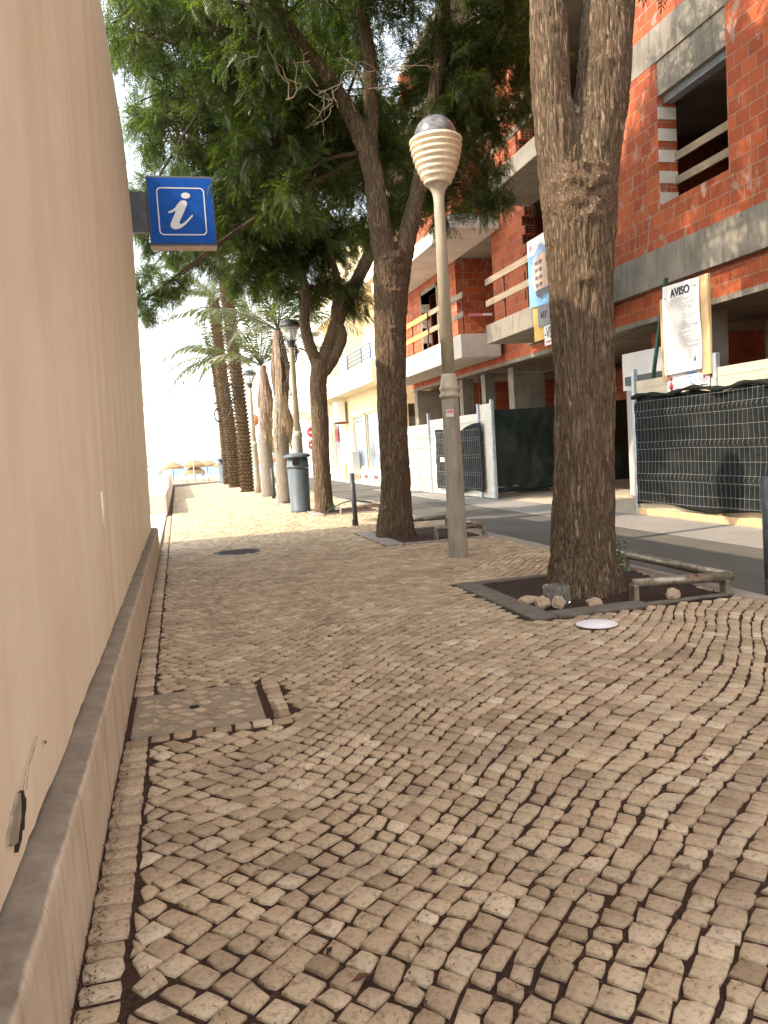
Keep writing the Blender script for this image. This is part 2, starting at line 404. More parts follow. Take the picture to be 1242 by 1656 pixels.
def text(name, s, size, loc, facing, mat, parent=None, ext=.002, shear=0, sx=1.0, bold=0):
    """facing 'x-' reads towards -X (on street faces), 'y-' reads towards -Y"""
    cu = D.curves.new(name, 'FONT'); cu.body = s; cu.size = size; cu.extrude = ext; cu.shear = shear; cu.offset = bold
    cu.align_x = 'CENTER'; cu.align_y = 'CENTER'
    o = D.objects.new(name, cu); COL.objects.link(o)
    dg = bpy.context.evaluated_depsgraph_get(); me = D.meshes.new_from_object(o.evaluated_get(dg))
    D.objects.remove(o); 
    if facing == 'x-': m = Matrix(((0, 0, -1), (-1, 0, 0), (0, 1, 0)))
    else: m = Matrix(((1, 0, 0), (0, 0, -1), (0, 1, 0)))
    me.transform(Matrix.Translation(loc) @ m.to_4x4() @ Matrix.Diagonal((sx, 1, 1, 1)))
    me.materials.clear(); return link(name, me, mat, parent)
def bez(pts, n=10):
    """smooth Catmull-Rom through the points"""
    P = [Vector(p) for p in pts]; P = [P[0]*2-P[1]]+P+[P[-1]*2-P[-2]]; out = []
    for i in range(1, len(P)-2):
        for k in range(n):
            t_ = k/n; a, b, c, d = P[i-1:i+3]
            out.append(.5*((2*b)+(c-a)*t_+(2*a-5*b+4*c-d)*t_*t_+(3*b-a-3*c+d)*t_**3))
    out.append(P[-2]); return out
def lerp(a, b, n): return [a+(b-a)*i/(n-1) for i in range(n)]

# ================================================================== THE GROUND
PL = [(2.56, 4.34, 5.62, 7.45), (2.80, 4.34, 10.95, 13.0), (2.86, 4.34, 17.2, 18.75), (2.6, 3.4, 22.3, 23.6)]   # planters x0 x1 y0 y1
COVER = (-.37, .35, 4.22, 4.95); MAN = (.76, 11.95, .33)
KX = 4.42                                                         # inner edge of the kerb
b = MB(); b.add([(-60, -10, -.16), (60, -10, -.16), (60, 49.5, -.16), (-60, 49.5, -.16)], [(0, 1, 2, 3)])
struct(obj('ground', b, 'asphalt_base'))
b = MB(); b.add([(-400, 49.0, -.17), (400, 49.0, -.17), (400, 56, -1.0), (-400, 56, -1.0), (400, 118, -1.05), (-400, 118, -1.05), (400, 135, -1.6), (-400, 135, -1.6)],
                [(0, 1, 2, 3), (3, 2, 4, 5), (5, 4, 6, 7)])
struct(obj('beach_sand', b, 'sand'))
b = MB(); b.add([(-14000, 100, -1.25), (14000, 100, -1.25), (14000, 22000, -1.25), (-14000, 22000, -1.25)], [(0, 1, 2, 3)])
struct(obj('sea', b, 'sea_water'))
# the bed the stones sit in
b = MB(); b.box(-.40, KX, -2, 48.4, -.158, -.0115); struct(obj('pavement_bed', b, 'joint_dirt'))

TH0 = R_(42); CU, SU = math.cos(TH0), math.sin(TH0)
def bendmap(u, v):
    """the mason's rows: straight columns bent gently across the width of the pavement"""
    q = CU*u-SU*v; w = SU*u+CU*v
    g = .080*math.sin(2.42*(q-1.0)+.35*math.sin(w*.7)) + .03*math.sin(w*1.1+q*.5) + .05*noise.noise(Vector((q*.8, w*.6, 0))) + .03*noise.noise(Vector((q*1.9, w*1.6, 8))) + .012*noise.noise(Vector((q*4, w*4, 5)))
    v += g
    return (u*CU-v*SU, u*SU+v*CU)
def stones():
    """dressed limestone cobbles in gently bending columns: each a quad of four corners"""
    out = []; rs = random.Random(5); wv = .090; k = -75
    v = -7.0
    while v < 33:
        w = wv*rs.uniform(.88, 1.12); u = -4+rs.random()*.1
        while u < 44:
            h = rs.choice((.072, .080, .086, .090, .096, .112))*rs.uniform(.95, 1.05)
            x, y = u*CU-v*SU, u*SU+v*CU
            if -1.2 < x < KX+.9 and .6 < y < 49:
                j = lambda: rs.uniform(-.0085, .0085)
                Q = [bendmap(u+j(), v+j()), bendmap(u+h+j(), v+j()), bendmap(u+h+j(), v+w+j()), bendmap(u+j(), v+w+j())]
                cx_ = sum(p[0] for p in Q)/4; cy_ = sum(p[1] for p in Q)/4
                if -.31 < cx_ < KX+.03 and 1.2 < cy_ < 48.3:
                    Q = [(min(max(p[0], -.246), KX-.004), p[1]) for p in Q]
                    ar = abs(sum(Q[i][0]*Q[(i+1) % 4][1]-Q[(i+1) % 4][0]*Q[i][1] for i in range(4)))/2
                    if ar > .0026: out.append(Q)
            u += h
        v += w
    return out
def rectq(x, y, w, h, jit=.004):
    j = lambda: random.uniform(-jit, jit)
    return [(x-w/2+j(), y-h/2+j()), (x+w/2+j(), y-h/2+j()), (x+w/2+j(), y+h/2+j()), (x-w/2+j(), y+h/2+j())]
def cen(q): return (sum(p[0] for p in q)/4, sum(p[1] for p in q)/4)
def blocked(x, y, m=.03):
    for x0, x1, y0, y1 in PL:
        if x0-m < x < x1+m and y0-m < y < y1+m: return True
    x0, x1, y0, y1 = COVER
    if x0 < x < x1+.15 and y0-.14 < y < y1+.01: return True
    if (x-MAN[0])**2+(y-MAN[1])**2 < (MAN[2]+.03)**2: return True
    return False
ALL = stones(); ST = [p for p in ALL if not blocked(*cen(p))]
y = 1.0
while y < 21.0:                                                    # the straight border row along the plinth
    h = random.uniform(.08, .11)
    if not (COVER[2]-.02 < y+h/2 < COVER[3]): ST.append(rectq(-.314, y+h/2, .128, h))
    y += h
x = COVER[0]+.02
while x < COVER[1]+.14:
    w = random.uniform(.095, .125); ST.append(rectq(x+w/2, COVER[2]-.062, w, .105)); x += w
y = COVER[2]
while y < COVER[3]+.03:
    h = random.uniform(.10, .125); ST.append(rectq(COVER[1]+.09, y+h/2, .105, h)); y += h
def build_stones(ST, name, detail):
    n = len(ST); A = np.array(ST, float); K = 8 if detail else 4; C0 = A.mean(1)
    L = A-C0[:, None]
    if detail: P = np.stack([L[:, 0], (L[:, 0]+L[:, 1])/2, L[:, 1], (L[:, 1]+L[:, 2])/2, L[:, 2], (L[:, 2]+L[:, 3])/2, L[:, 3], (L[:, 3]+L[:, 0])/2], 1)
    else: P = L.copy()
    Rd = np.linalg.norm(P, axis=2); gap = rng.uniform(.0030, .0090, n)
    P *= (1-gap[:, None]*np.where(np.arange(K) % 2 == 0, 1.5, 1.0)[None]/np.maximum(Rd, .01) if detail else 1-gap[:, None]*1.4/np.maximum(Rd, .01))[:, :, None]
    if detail: P *= (1-(np.arange(8) % 2 == 0)*rng.uniform(.0, .10, (n, 8)))[:, :, None]
    P += rng.uniform(-1, 1, (n, K, 2))*(.0030 if detail else .002)
    def place(Q, z): return np.concatenate([Q+C0[:, None], z[:, :, None]], 2)
    hw = hh = np.linalg.norm(P, axis=2).min(1)
    tx, ty, tz = rng.uniform(-.035, .035, n), rng.uniform(-.035, .035, n), rng.uniform(-.0025, .0025, n)
    def zz(Q, o): return tz[:, None]+tx[:, None]*Q[:, :, 0]+ty[:, None]*Q[:, :, 1]+o
    s2 = 1-.0042/np.maximum(hw, .015)
    Q1 = P; Q2 = P*s2[:, None, None]
    V = np.concatenate([place(Q1*1.02, np.full((n, K), -.03)), place(Q1, zz(Q1, -.0035)), place(Q2, zz(Q2, -.0005+rng.uniform(-.0012, .0012, (n, K))))], 1)
    o = (np.arange(n)*3*K)[:, None, None]
    q = []
    for r in (0, 1):
        for k in range(K): q.append((r*K+k, r*K+(k+1) % K, (r+1)*K+(k+1) % K, (r+1)*K+k))
    q = (np.array(q)[None]+o).reshape(-1, 4)
    top = (np.array([[2*K+k for k in range(K)]])[None]+o).reshape(-1, K)
    me = D.meshes.new(name); V = V.reshape(-1, 3)
    li = np.concatenate([q.ravel(), top.ravel()]); ls = np.concatenate([np.arange(len(q))*4, len(q)*4+np.arange(n)*K])
    me.vertices.add(len(V)); me.vertices.foreach_set('co', V.astype('f').ravel())
    me.loops.add(len(li)); me.loops.foreach_set('vertex_index', li.astype('i'))
    me.polygons.add(len(ls)); me.polygons.foreach_set('loop_start', ls.astype('i')); me.update(calc_edges=True); me.validate()
    return link(name, me, 'limestone_cobble')
near = build_stones([p for p in ST if cen(p)[1] < 11], 'cobbled_pavement', True); struct(near)
far = build_stones([p for p in ST if cen(p)[1] >= 11], 'cobbled_pavement', False); struct(far)

# kerb, road, far apron
b = MB(); y = -2
while y < 48: b.box(KX, KX+.16, y+.006, y+.994, -.16, .0, .008); y += 1
struct(obj('kerb', b, 'kerb_stone'))
b = MB(); b.box(KX+.16, 7.75, -10, 49, -.2, -.055); struct(obj('road', b, 'asphalt'))
b = MB()
xs = np.linspace(7.75, 20, 26); ys = np.linspace(-10, 30, 60); vs = []; fs = []
for j, yy in enumerate(ys):
    for i, xx in enumerate(xs): vs.append((xx, yy, -.05+.04*noise.noise(Vector((xx*1.3, yy*1.3, 0)))*min(1, (xx-7.75)*2)+.02*min(1, (xx-7.75))))
for j in range(len(ys)-1):
    for i in range(len(xs)-1): q = j*len(xs)+i; fs.append((q, q+1, q+1+len(xs), q+len(xs)))
b.add(vs, fs); struct(obj('building_site_ground', b, 'dusty_ground', smooth=True))
b = MB(); b.box(6.55, 7.75, -10, 27.4, -.1, -.049); struct(obj('pale_sun_road_strip', b, 'asphalt_base'))  # paler surface added to carry the brightness of the sunlit road side
b = MB(); b.box(7.35, 7.5, 27.5, 49, -.2, .05, .01); struct(obj('far_kerb', b, 'pale_concrete'))
b = MB(); b.box(7.5, 20, 27.5, 49, -.2, .045); struct(obj('far_pavement', b, 'dusty_ground'))
b = MB(); b.box(-.4, 12, 48.4, 48.9, -.3, .05); struct(obj('promenade_edge', b, 'dusty_ground'))

# cover plate set with stones
b = MB(); x0, x1, y0, y1 = COVER
b.box(x0+.02, x1-.0, y0+.0, y1, -.03, -.004, .004)
cv = obj('inspection_cover', b, 'cover_cement'); tag(cv, 'square cement inspection cover with stones set in it, beside the plinth', 'inspection cover')
V = []; 
bb = MB(); rs = random.Random(3)
for q_ in ALL+[[(x-.38, y) for x, y in q] for q in ALL if -.03 < cen(q)[0] < .13]:
    xx, yy = cen(q_)
    if not (x0+.05 < xx < x1-.04 and y0+.04 < yy < y1-.04) or abs(xx+.02)+abs(yy-4.6) < .07 or rs.random() < .1 or (q_ in ALL and xx < -.235): continue
    f_ = rs.uniform(.62, .80); pr = []
    for i in range(4):
        p_, n_ = q_[i], q_[(i+1) % 4]
        pr.append((xx+(p_[0]-xx)*f_*.92*rs.uniform(.85, 1.1), yy+(p_[1]-yy)*f_*.92*rs.uniform(.85, 1.1)))
        pr.append((xx+((p_[0]+n_[0])/2-xx)*f_*rs.uniform(.9, 1.1), yy+((p_[1]+n_[1])/2-yy)*f_*rs.uniform(.9, 1.1)))
    bb.prism(pr, 'z', -.006, rs.uniform(-.0028, .001))
obj('inset_stones', bb, 'limestone_cobble', cv)
bb = MB(); bb.lathe([(.03, -.0035), (.03, -.001), (.02, .0)], -.02, 4.6, 12); obj('lifting_hole', bb, 'void_dark', cv)
bb = MB(); bb.lathe([(MAN[2], -.03), (MAN[2], -.002), (MAN[2]-.03, .0), (MAN[2]-.035, -.006), (.02, -.006)], MAN[0], MAN[1], 40)
for q in range(-4, 5):
    L = math.sqrt(max(0, .27**2-(q*.062)**2)); bb.box(MAN[0]-L, MAN[0]+L, MAN[1]+q*.062-.012, MAN[1]+q*.062+.012, -.008, -.001)
tag(obj('manhole_cover', bb, 'manhole_iron'), 'round dark iron manhole cover in the middle of the cobbled pavement', 'manhole cover')

# planters
def planter(i, x0, x1, y0, y1, label, kerbs, soil_lab=None):
    r = thing('tree_planter', label, 'planter', ((x0+x1)/2, (y0+y1)/2, 0), 'square planters cut in the pavement')
    bb = MB()
    for k in kerbs: bb.box(*k, -.1, .012, .006)
    obj('planter_kerb', bb, 'planter_kerb' if i == 0 else 'kerb_stone', r)
    g = MB(); n = 22; vs = []; fs = []
    for a in range(n):
        for c in range(n):
            xx = x0+(x1-x0)*a/(n-1); yy = y0+(y1-y0)*c/(n-1)
            vs.append((xx, yy, -.006+.014*noise.noise(Vector((xx*6, yy*6, 3)))+.01*noise.noise(Vector((xx*19, yy*19, 1)))))
    for a in range(n-1):
        for c in range(n-1): q = a*n+c; fs.append((q, q+n, q+n+1, q+1))
    g.add(vs, fs); obj('planter_bed', g, 'planter_soil', r, True)
def kb(x0, x1, y0, y1, L=.62, W=.0):
    out = []
    if x1-x0 > y1-y0:
        n = max(1, round((x1-x0)/L)); return [(x0+(x1-x0)*i/n+.004, x0+(x1-x0)*(i+1)/n-.004, y0, y1) for i in range(n)]
    n = max(1, round((y1-y0)/L)); return [(x0, x1, y0+(y1-y0)*i/n+.004, y0+(y1-y0)*(i+1)/n-.004) for i in range(n)]
p = PL[0]; planter(0, *p, 'dark stone edged planter round the nearest thick tree', kb(p[0], p[0]+.21, p[2], p[3])+kb(p[0]+.215, 3.60, p[2], p[2]+.20)+kb(p[0]+.215, p[1], p[3]-.12, p[3])+kb(3.605, p[1], p[2]+.03, p[2]+.10, 1))
p = PL[1]; planter(1, *p, 'planter round the forked tree behind the ringed lamp post', kb(p[0], p[0]+.26, p[2], p[3])+kb(p[0]+.265, p[1], p[2], p[2]+.09, 1)+kb(p[0]+.265, p[1], p[3]-.1, p[3]))
p = PL[2]; planter(2, *p, 'planter with a low rail round the tree beside the big grey bin', kb(p[0], p[0]+.2, p[2], p[3])+kb(p[0]+.205, p[1], p[2], p[2]+.09, 1))
p = PL[3]; planter(3, *p, 'planter round the ringed grey palm trunk beyond the bin', kb(p[0], p[0]+.2, p[2], p[3])+kb(p[0]+.205, p[1], p[2], p[2]+.1, 1))

def rails(label, paths, posts, r=.042):
    t_ = thing('tube_rail', label, 'guard rail', (*posts[0], 0), 'low tube rails round the planters')
    for pts in paths:
        obj('tube', MB().tube(pts, r, 16), 'steel_rail', t_, True)
    for (x, y) in posts: obj('post', MB().box(x-.025, x+.025, y-.05, y+.05, -.12, .150, .012), 'steel_rail', t_)
rails('brown steel tube rail at the corner of the nearest planter', [[(3.56, 5.83, .150), (4.38, 5.70, .150)], [(4.40, 5.70, .147), (4.40, 7.55, .147)]], [(3.57, 5.83), (4.36, 5.72), (4.39, 7.3)])
rails('tube rail round the forked tree behind the ringed lamp', [[(3.62, 11.25, .150), (4.36, 11.2, .150)], [(4.37, 11.2, .147), (4.37, 12.95, .147)], [(4.36, 12.9, .151), (3.7, 12.95, .151)]], [(3.63, 11.25), (4.35, 11.150), (4.35, 12.9)], .036)
rails('flat low rail beside the tree next to the grey bin', [[(3.35, 17.1, .150), (4.33, 17.05, .150)], [(4.33, 17.05, .147), (4.33, 18.7, .147)]], [(3.37, 17.1), (4.32, 17.08)], .034)

# stones, plate, bottle
def rock(x, y, z, s, label, seed):
    import bmesh
    bm = bmesh.new(); bmesh.ops.create_icosphere(bm, subdivisions=3, radius=1)
    for v in bm.verts:
        n = v.co.copy(); k = 1+.35*noise.noise(n*1.4+Vector((seed, 0, 0)))+.08*noise.noise(n*5)
        q = n*k; q = Vector((round(q.x*2.2)/2.2*.35+q.x*.65, q.y, q.z)); v.co = Vector((x+q.x*s[0], y+q.y*s[1], z+q.z*s[2]))
    me = D.meshes.new('loose_stone'); bm.to_mesh(me); bm.free()
    tag(link('loose_stone', me, 'rock'), label, 'stone', 'loose stones at the nearest planter')
rock(2.83, 6.02, .035, (.065, .06, .055), 'pale stone leaning on the cut bottle, the left one', 1)
rock(2.93, 5.93, .045, (.05, .05, .065), 'upright tan stone in front of the cut bottle', 2)
rock(2.82, 6.25, .02, (.10, .06, .04), 'flat stone behind the cut water bottle', 6)
rock(3.24, 5.90, .015, (.07, .05, .04), 'small stone on the planter kerb in front of the tree trunk', 3)
rock(3.86, 5.72, .045, (.06, .05, .05), 'lumpy stone under the tube rail', 4)
b = MB(); pr = [(.105, 0), (.115, .015), (.115, .045), (.108, .055), (.115, .065), (.115, .10), (.108, .11), (.115, .12), (.113, .15), (.105, .162), (.04, .17)]
b.lathe([(r, z-.005) for r, z in pr], 3.00, 6.10, 24)
tag(obj('water_bottle', b, 'clear_plastic', smooth=True), 'cut clear plastic water bottle base lying at the foot of the tree', 'bottle')
b = MB(); b.lathe([(.10, .004), (.125, .010), (.150, .014), (.151, .017), (.125, .014), (.11, .010), (.09, .022), (.05, .030), (.02, .032)], 2.88, 5.22, 36)
tag(obj('paper_plate', b, 'white_plate', smooth=True), 'white plate lying on the cobbles in front of the planter', 'plate')

# litter: needles and crumbs in the joints
n = 15000; X = np.where(rng.random(n) < .22, rng.uniform(-.385, -.33, n), rng.uniform(-.35, 4.4, n)); Y = 1.5+14*rng.random(n)**1.6
X[:700] = rng.uniform(.35, .42, 700); Y[:700] = rng.uniform(4.2, 4.95, 700); X[700:1500] = rng.uniform(2.8, 4.3, 800); Y[700:1500] = rng.uniform(5.85, 7.4, 800)
keep = []
for i in range(n):
    f = noise.noise(Vector((X[i]*1.1, Y[i]*1.1, 9)))
    keep.append(f > -.15 or rng.random() < .25 or (X[i] > 2.9 and Y[i] < 5.8) or X[i] < -.2)
X, Y = X[keep], Y[keep]; n = len(X)
a = rng.uniform(0, 6.28, n); L = rng.uniform(.006, .026, n); w = rng.uniform(.0008, .0022, n); z = rng.uniform(.001, .006, n); z[700:1500] += .012; w[700:1500] *= 2.5; L[700:1500] *= 1.6
dx, dy = np.cos(a)*L/2, np.sin(a)*L/2; nx, ny = -np.sin(a)*w, np.cos(a)*w
V = np.stack([np.stack([X-dx, Y-dy, z], 1), np.stack([X+nx, Y+ny, z+.003], 1), np.stack([X+dx, Y+dy, z], 1), np.stack([X-nx, Y-ny, z+.003], 1)], 1).reshape(-1, 3)
F = np.arange(4*n).reshape(-1, 4); struct(npobj('needle_litter', V, F, 'needle_litter'), 'stuff')
def small_leaf(x, y, a, s, mat, lab):
    b = MB(); s *= .7; c, q = math.cos(a)*s, math.sin(a)*s
    b.add([(x-c, y-q, .006), (x+q*.4, y-c*.4, .012), (x+c, y+q, .008), (x-q*.4, y+c*.4, .014)], [(0, 1, 2, 3)])
    tag(obj('fallen_leaf', b, mat), lab, 'leaf', 'single fallen leaves on the cobbles')
small_leaf(.62, 2.9, .5, .02, 'fallen_leaf', 'yellow leaf on the cobbles left of the middle foreground')
small_leaf(.36, 1.98, .2, .045, 'needle_litter', 'long brown leaf at the bottom edge of the cobbles')
small_leaf(1.12, 2.2, 1.2, .018, 'pink_ink', 'reddish scrap on the cobbles in the right foreground')
small_leaf(.30, 2.12, .9, .03, 'void_dark', 'dark round scrap on the nearest cobbles')
small_leaf(2.05, 2.85, 2.2, .03, 'needle_litter', 'brown leaf at the far right of the foreground cobbles')

# ================================================================== LEFT TOWER BUILDING
tw = thing('tourist_office_building', 'tall windowless cream rendered building with a concrete plinth on the left', 'building', (-3, 5, 0))
zs = [.385, .42]+list(np.linspace(.6, 6.1, 38)); path = []
for y in list(np.linspace(-6, 1, 12))+list(np.linspace(1.08, 12.3, 140)): path.append((0, y))
for q in np.linspace(0, 90, 14)[1:]: path.append((-.9*(1-math.cos(R_(q))), 12.3+.9*math.sin(R_(q))))
path += [(-6, 13.2), (-6, -6)]
def prof(z): return -.478+.118*min(1, (z-.385)/4.5)+(-.012*((z-4.9)**2) if z > 4.9 else 0)
b = MB(); vs = []; n = len(path)
for z in zs:
    for (px_, py_) in path:
        wob = .006*noise.noise(Vector((py_*.7, z*.35, 2)))+.0025*noise.noise(Vector((py_*4, z*1.2, 5)))
        e = 0
        if z < .39: e = .012+.016*noise.noise(Vector((py_*2.2, 0, 1)))+.009*noise.noise(Vector((py_*9, 0, 1)))
        vs.append((prof(z)+px_+.02*max(0, py_)/13*(1-(z/6.1))+(wob if px_ > -3 else 0), py_, z+e))
fs = [(k*n+i, k*n+(i+1) % n, (k+1)*n+(i+1) % n, (k+1)*n+i) for k in range(len(zs)-1) for i in range(n)]
fs.append(tuple((len(zs)-1)*n+i for i in range(n))); b.add(vs, fs); b.fix = True
obj('wall', b, 'tower_render', tw, True)
b = MB(); ppts = [(-.378, -.16), (-.380, 0), (-.383, .33)]+[(-.418+.035*math.cos(q), .345+.035*math.sin(q)*1.0) for q in np.linspace(.2, 1.57, 6)]+[(-.46, .383), (-.56, .388)]
ys_ = list(np.arange(-6, 13.01, .12)); vs = []; k_ = len(ppts)
for y in ys_:
    for (x, z) in ppts: vs.append((x+(.004*noise.noise(Vector((y*1.3, z*4, 0)))+.003*noise.noise(Vector((y*6, z*9, 3)))), y, z+(.005*noise.noise(Vector((y*2.1, 7, 0))) if z > .3 else 0)))
fs = [(i*k_+j, (i+1)*k_+j, (i+1)*k_+j+1, i*k_+j+1) for i in range(len(ys_)-1) for j in range(k_-1)]
n_ = len(vs); vs += [(-.56, 13.0, -.16), (-.56, -6, -.16)]
fs.append(tuple([(len(ys_)-1)*k_+j for j in range(k_)]+[n_])); b.add(vs, fs)
obj('plinth', b, 'plinth_concrete', tw, True)
def xw(y, z): return prof(z)+.02*max(0, y)/13*(1-(z/6.1))+.004
def wallpoly(name, pts, mat, off=.004, th=.004):
    b = MB(); n = len(pts); 
    vs = [(xw(y, z)+off, y, z) for y, z in pts]+[(xw(y, z)-.02, y, z) for y, z in pts]
    b.add(vs, [tuple(range(n)), tuple(range(n, 2*n))[::-1]]+[(i, (i+1) % n, (i+1) % n+n, i+n) for i in range(n)]); b.fix = True
    return obj(name, b, mat, tw)
wallpoly('exposed_patch', [(2.195, .568), (2.20, .53), (2.19, .50), (2.15, .485), (2.12, .470), (2.09, .478), (2.05, .493), (2.035, .508), (2.015, .512), (2.03, .532), (2.06, .540), (2.085, .56), (2.12, .562), (2.16, .578)], 'exposed_plaster', .005)
wallpoly('plaster_hole', [(2.185, .572), (2.215, .565), (2.222, .545), (2.240, .530), (2.228, .510), (2.205, .497), (2.19, .470), (2.165, .478), (2.15, .462), (2.10, .452), (2.125, .480), (2.15, .497), (2.175, .512), (2.185, .54)], 'void_dark', .007)
def crack(pts, w, mat='crack_brown', off=.005):
    b = MB(); L = []; Rr = []
    for i, (y, z) in enumerate(pts):
        a = pts[max(0, i-1)]; c = pts[min(len(pts)-1, i+1)]; d = Vector((c[0]-a[0], c[1]-a[1])).normalized(); ww = w*random.uniform(.4, 1.3)
        L.append((xw(y, z)+off, y-d.y*ww, z+d.x*ww)); Rr.append((xw(y, z)+off, y+d.y*ww, z-d.x*ww))
    n = len(pts); b.add(L+Rr, [(i, i+1, i+1+n, i+n) for i in range(n-1)]); obj('crack', b, mat, tw)
def jag(a, c, n, am):
    return [(a[0]+(c[0]-a[0])*i/n+random.uniform(-am, am), a[1]+(c[1]-a[1])*i/n+random.uniform(-am, am)) for i in range(n+1)]
crack(jag((2.26, .55), (2.32, .60), 6, .006)+jag((2.34, .60), (2.46, .625), 5, .006), .0025)
crack(jag((2.56, .575), (2.60, .56), 3, .004), .004, 'void_dark')
crack(jag((2.20, .56), (2.28, .60), 6, .004), .0015)
crack(jag((5.1, 3.32), (4.92, 2.88), 14, .002), .0016); crack(jag((4.90, 2.75), (4.84, 2.1), 22, .002), .0012)
crack(jag((4.85, 1.97), (4.87, 1.70), 8, .003), .0010)
crack(jag((4.90, 1.28), (4.92, .93), 10, .003), .0035, 'rust_stain'); crack(jag((4.90, 1.00), (4.91, .60), 10, .003), .0012)
crack(jag((3.71, 2.69), (3.70, 2.62), 3, .002), .003); crack(jag((12.2, 2.6), (12.0, 1.7), 9, .006), .012, 'rust_stain'); crack(jag((11.9, 1.6), (11.7, .9), 9, .01), .004)
for (yy_, za_, zb_, w_) in ((6.4, 5.9, 3.1, .003), (7.5, 5.95, 2.6, .004), (8.8, 6.0, 2.9, .005), (10.0, 6.0, 2.2, .007), (11.1, 6.0, 3.0, .009), (11.9, 5.9, 2.4, .01), (3.1, 5.0, 2.2, .0015)):
    crack(jag((yy_, za_), (yy_-.05, zb_), 26, .0018), w_*.5, 'drip_stain', .0035)
b = MB(); b.tube([(xw(4.905, 1.0)+.004, 4.905, 1.0), (xw(4.9, 1.25)+.004, 4.9, 1.25)], .008, 8); obj('blister', b, 'tower_render', tw, True)

# information sign on its bracket
sg = thing('information_sign', 'blue square box sign with a white letter i on a bracket from the cream wall', 'sign', (-.35, 12.9, 5.2))
b = MB(); b.box(-.50, -.12, 12.86, 12.98, 4.88, 5.48, .006); obj('bracket', b, 'sign_frame', sg)
b = MB(); b.box(-.13, .87, 12.80, 13.05, 4.66, 5.70, .012); bx = obj('sign_box', b, 'sign_frame', sg)
b = MB(); b.box(-.105, .845, 12.788, 12.802, 4.695, 5.665); fc = obj('sign_face', b, 'sign_blue', sg)
b = MB(); b.box(-.12, .86, 12.79, 13.04, 4.645, 4.661); obj('soffit', b, 'sign_soffit', sg)
def rrect(cx, cz, w, h, r, k=6):
    out = []
    for sx, sz, a0 in ((1, 1, 0), (-1, 1, 90), (-1, -1, 180), (1, -1, 270)):
        for i in range(k+1):
            a = R_(a0+90*i/k); out.append((cx+sx*(w/2-r)+r*math.cos(a), cz+sz*(h/2-r)+r*math.sin(a)))
    return out
o1 = rrect(.37, 5.17, .71, .71, .07); o2 = rrect(.37, 5.17, .675, .675, .055); n = len(o1)
b = MB(); b.add([(x, 12.784, z) for x, z in o1]+[(x, 12.784, z) for x, z in o2], [(i, (i+1) % n, (i+1) % n+n, i+n) for i in range(n)])
obj('white_border', b, 'white_paper', sg)
# the slanted letter i, drawn as outline around (0.37, 5.17)
dot = [(.445+.068*math.cos(a), 5.405+.045*math.sin(a)) for a in np.linspace(0, 2*math.pi, 25)[:-1]]
b = MB(); b.add([(x, 12.783, z) for x, z in dot], [tuple(range(24))])
body = [(.15, 5.14), (.15, 5.165), (.21, 5.19), (.255, 5.225), (.30, 5.285), (.345, 5.325), (.40, 5.335), (.435, 5.31), (.435, 5.27), (.41, 5.22),
        (.37, 5.14), (.325, 5.055), (.30, 5.005), (.305, 4.985), (.325, 4.98), (.36, 4.995), (.42, 5.045), (.47, 5.095), (.505, 5.13), (.51, 5.10), (.46, 5.045), (.40, 4.985), (.33, 4.93), (.27, 4.905), (.21, 4.905),
        (.175, 4.93), (.165, 4.965), (.185, 5.02), (.22, 5.09), (.26, 5.165), (.25, 5.175), (.20, 5.15)]
b.prism([(x+.02, z) for x, z in body], 'y', 12.781, 12.783); obj('letter', b, 'white_paper', sg)

# ledges and low wall beyond the tower
b = MB(); b.box(-.80, -.385, 13.25, 16.4, -.16, .05, .01); b.box(-.80, -.385, 16.41, 21.8, -.16, .035, .01)
tag(obj('white_ledge', b, 'white_step'), 'low white step ledge between the cream building and the low wall', 'ledge')
lw = thing('low_wall', 'broad low white concrete wall along the left edge of the path', 'wall', (-1, 30, 0))
b = MB(); b.box(-7, -.36, 21.85, 47, -.16, .54, .015); obj('wall_body', b, 'pale_concrete', lw)
b = MB(); b.box(-7, -.36, 30.0, 46.9, .545, .86, .015); b.box(-7, -.8, 34, 46.8, .865, 1.1, .01); obj('upper_step', b, 'white_step', lw)
for yy in (25.5, 28.0):
    obj('handrail', MB().tube([(-.62, yy, .5), (-.62, yy, .68), (-2.2, yy+.3, .68), (-2.2, yy+.3, .5)], .018, 6), 'galvanised', lw)

# ================================================================== TREES
def fractal_disp(me, amp, burls, mode='ridge'):
    n = len(me.vertices); co = np.empty(n*3, 'f'); me.vertices.foreach_get('co', co); co = co.reshape(-1, 3)
    nr = np.empty(n*3, 'f'); me.vertices.foreach_get('normal', nr); nr = nr.reshape(-1, 3)
    out = co.copy(); N = noise.noise
    for i in range(n):
        x, y, z = map(float, co[i])
        wx = N(Vector((x*5, y*5, z*2.2)))*.05
        r = abs(N(Vector(((x+wx)*40, (y+wx)*40, z*3.4))))
        r2 = abs(N(Vector(((x-wx)*22, (y+wx)*22, z*1.9+7))))
        d = amp*(min(r*3.0, 1)*.65+min(r2*3.0, 1)*.6-.75)
        d += .02*N(Vector((x*3, y*3, z*1.2)))
        for (bx, by, bz, br, ba) in burls:
            q = math.sqrt((x-bx)**2+(y-by)**2+((z-bz)*1.2)**2)/br
            if q < 1:
                k = (1-q*q)**2; d = d*(1-.6*k)+k*ba*(.45+1.5*N(Vector((x*9, y*9, z*11)))+.8*abs(N(Vector((x*24, y*24, z*14)))))
        out[i] = co[i]+nr[i]*d
    me.vertices.foreach_set('co', out.ravel()); me.update()
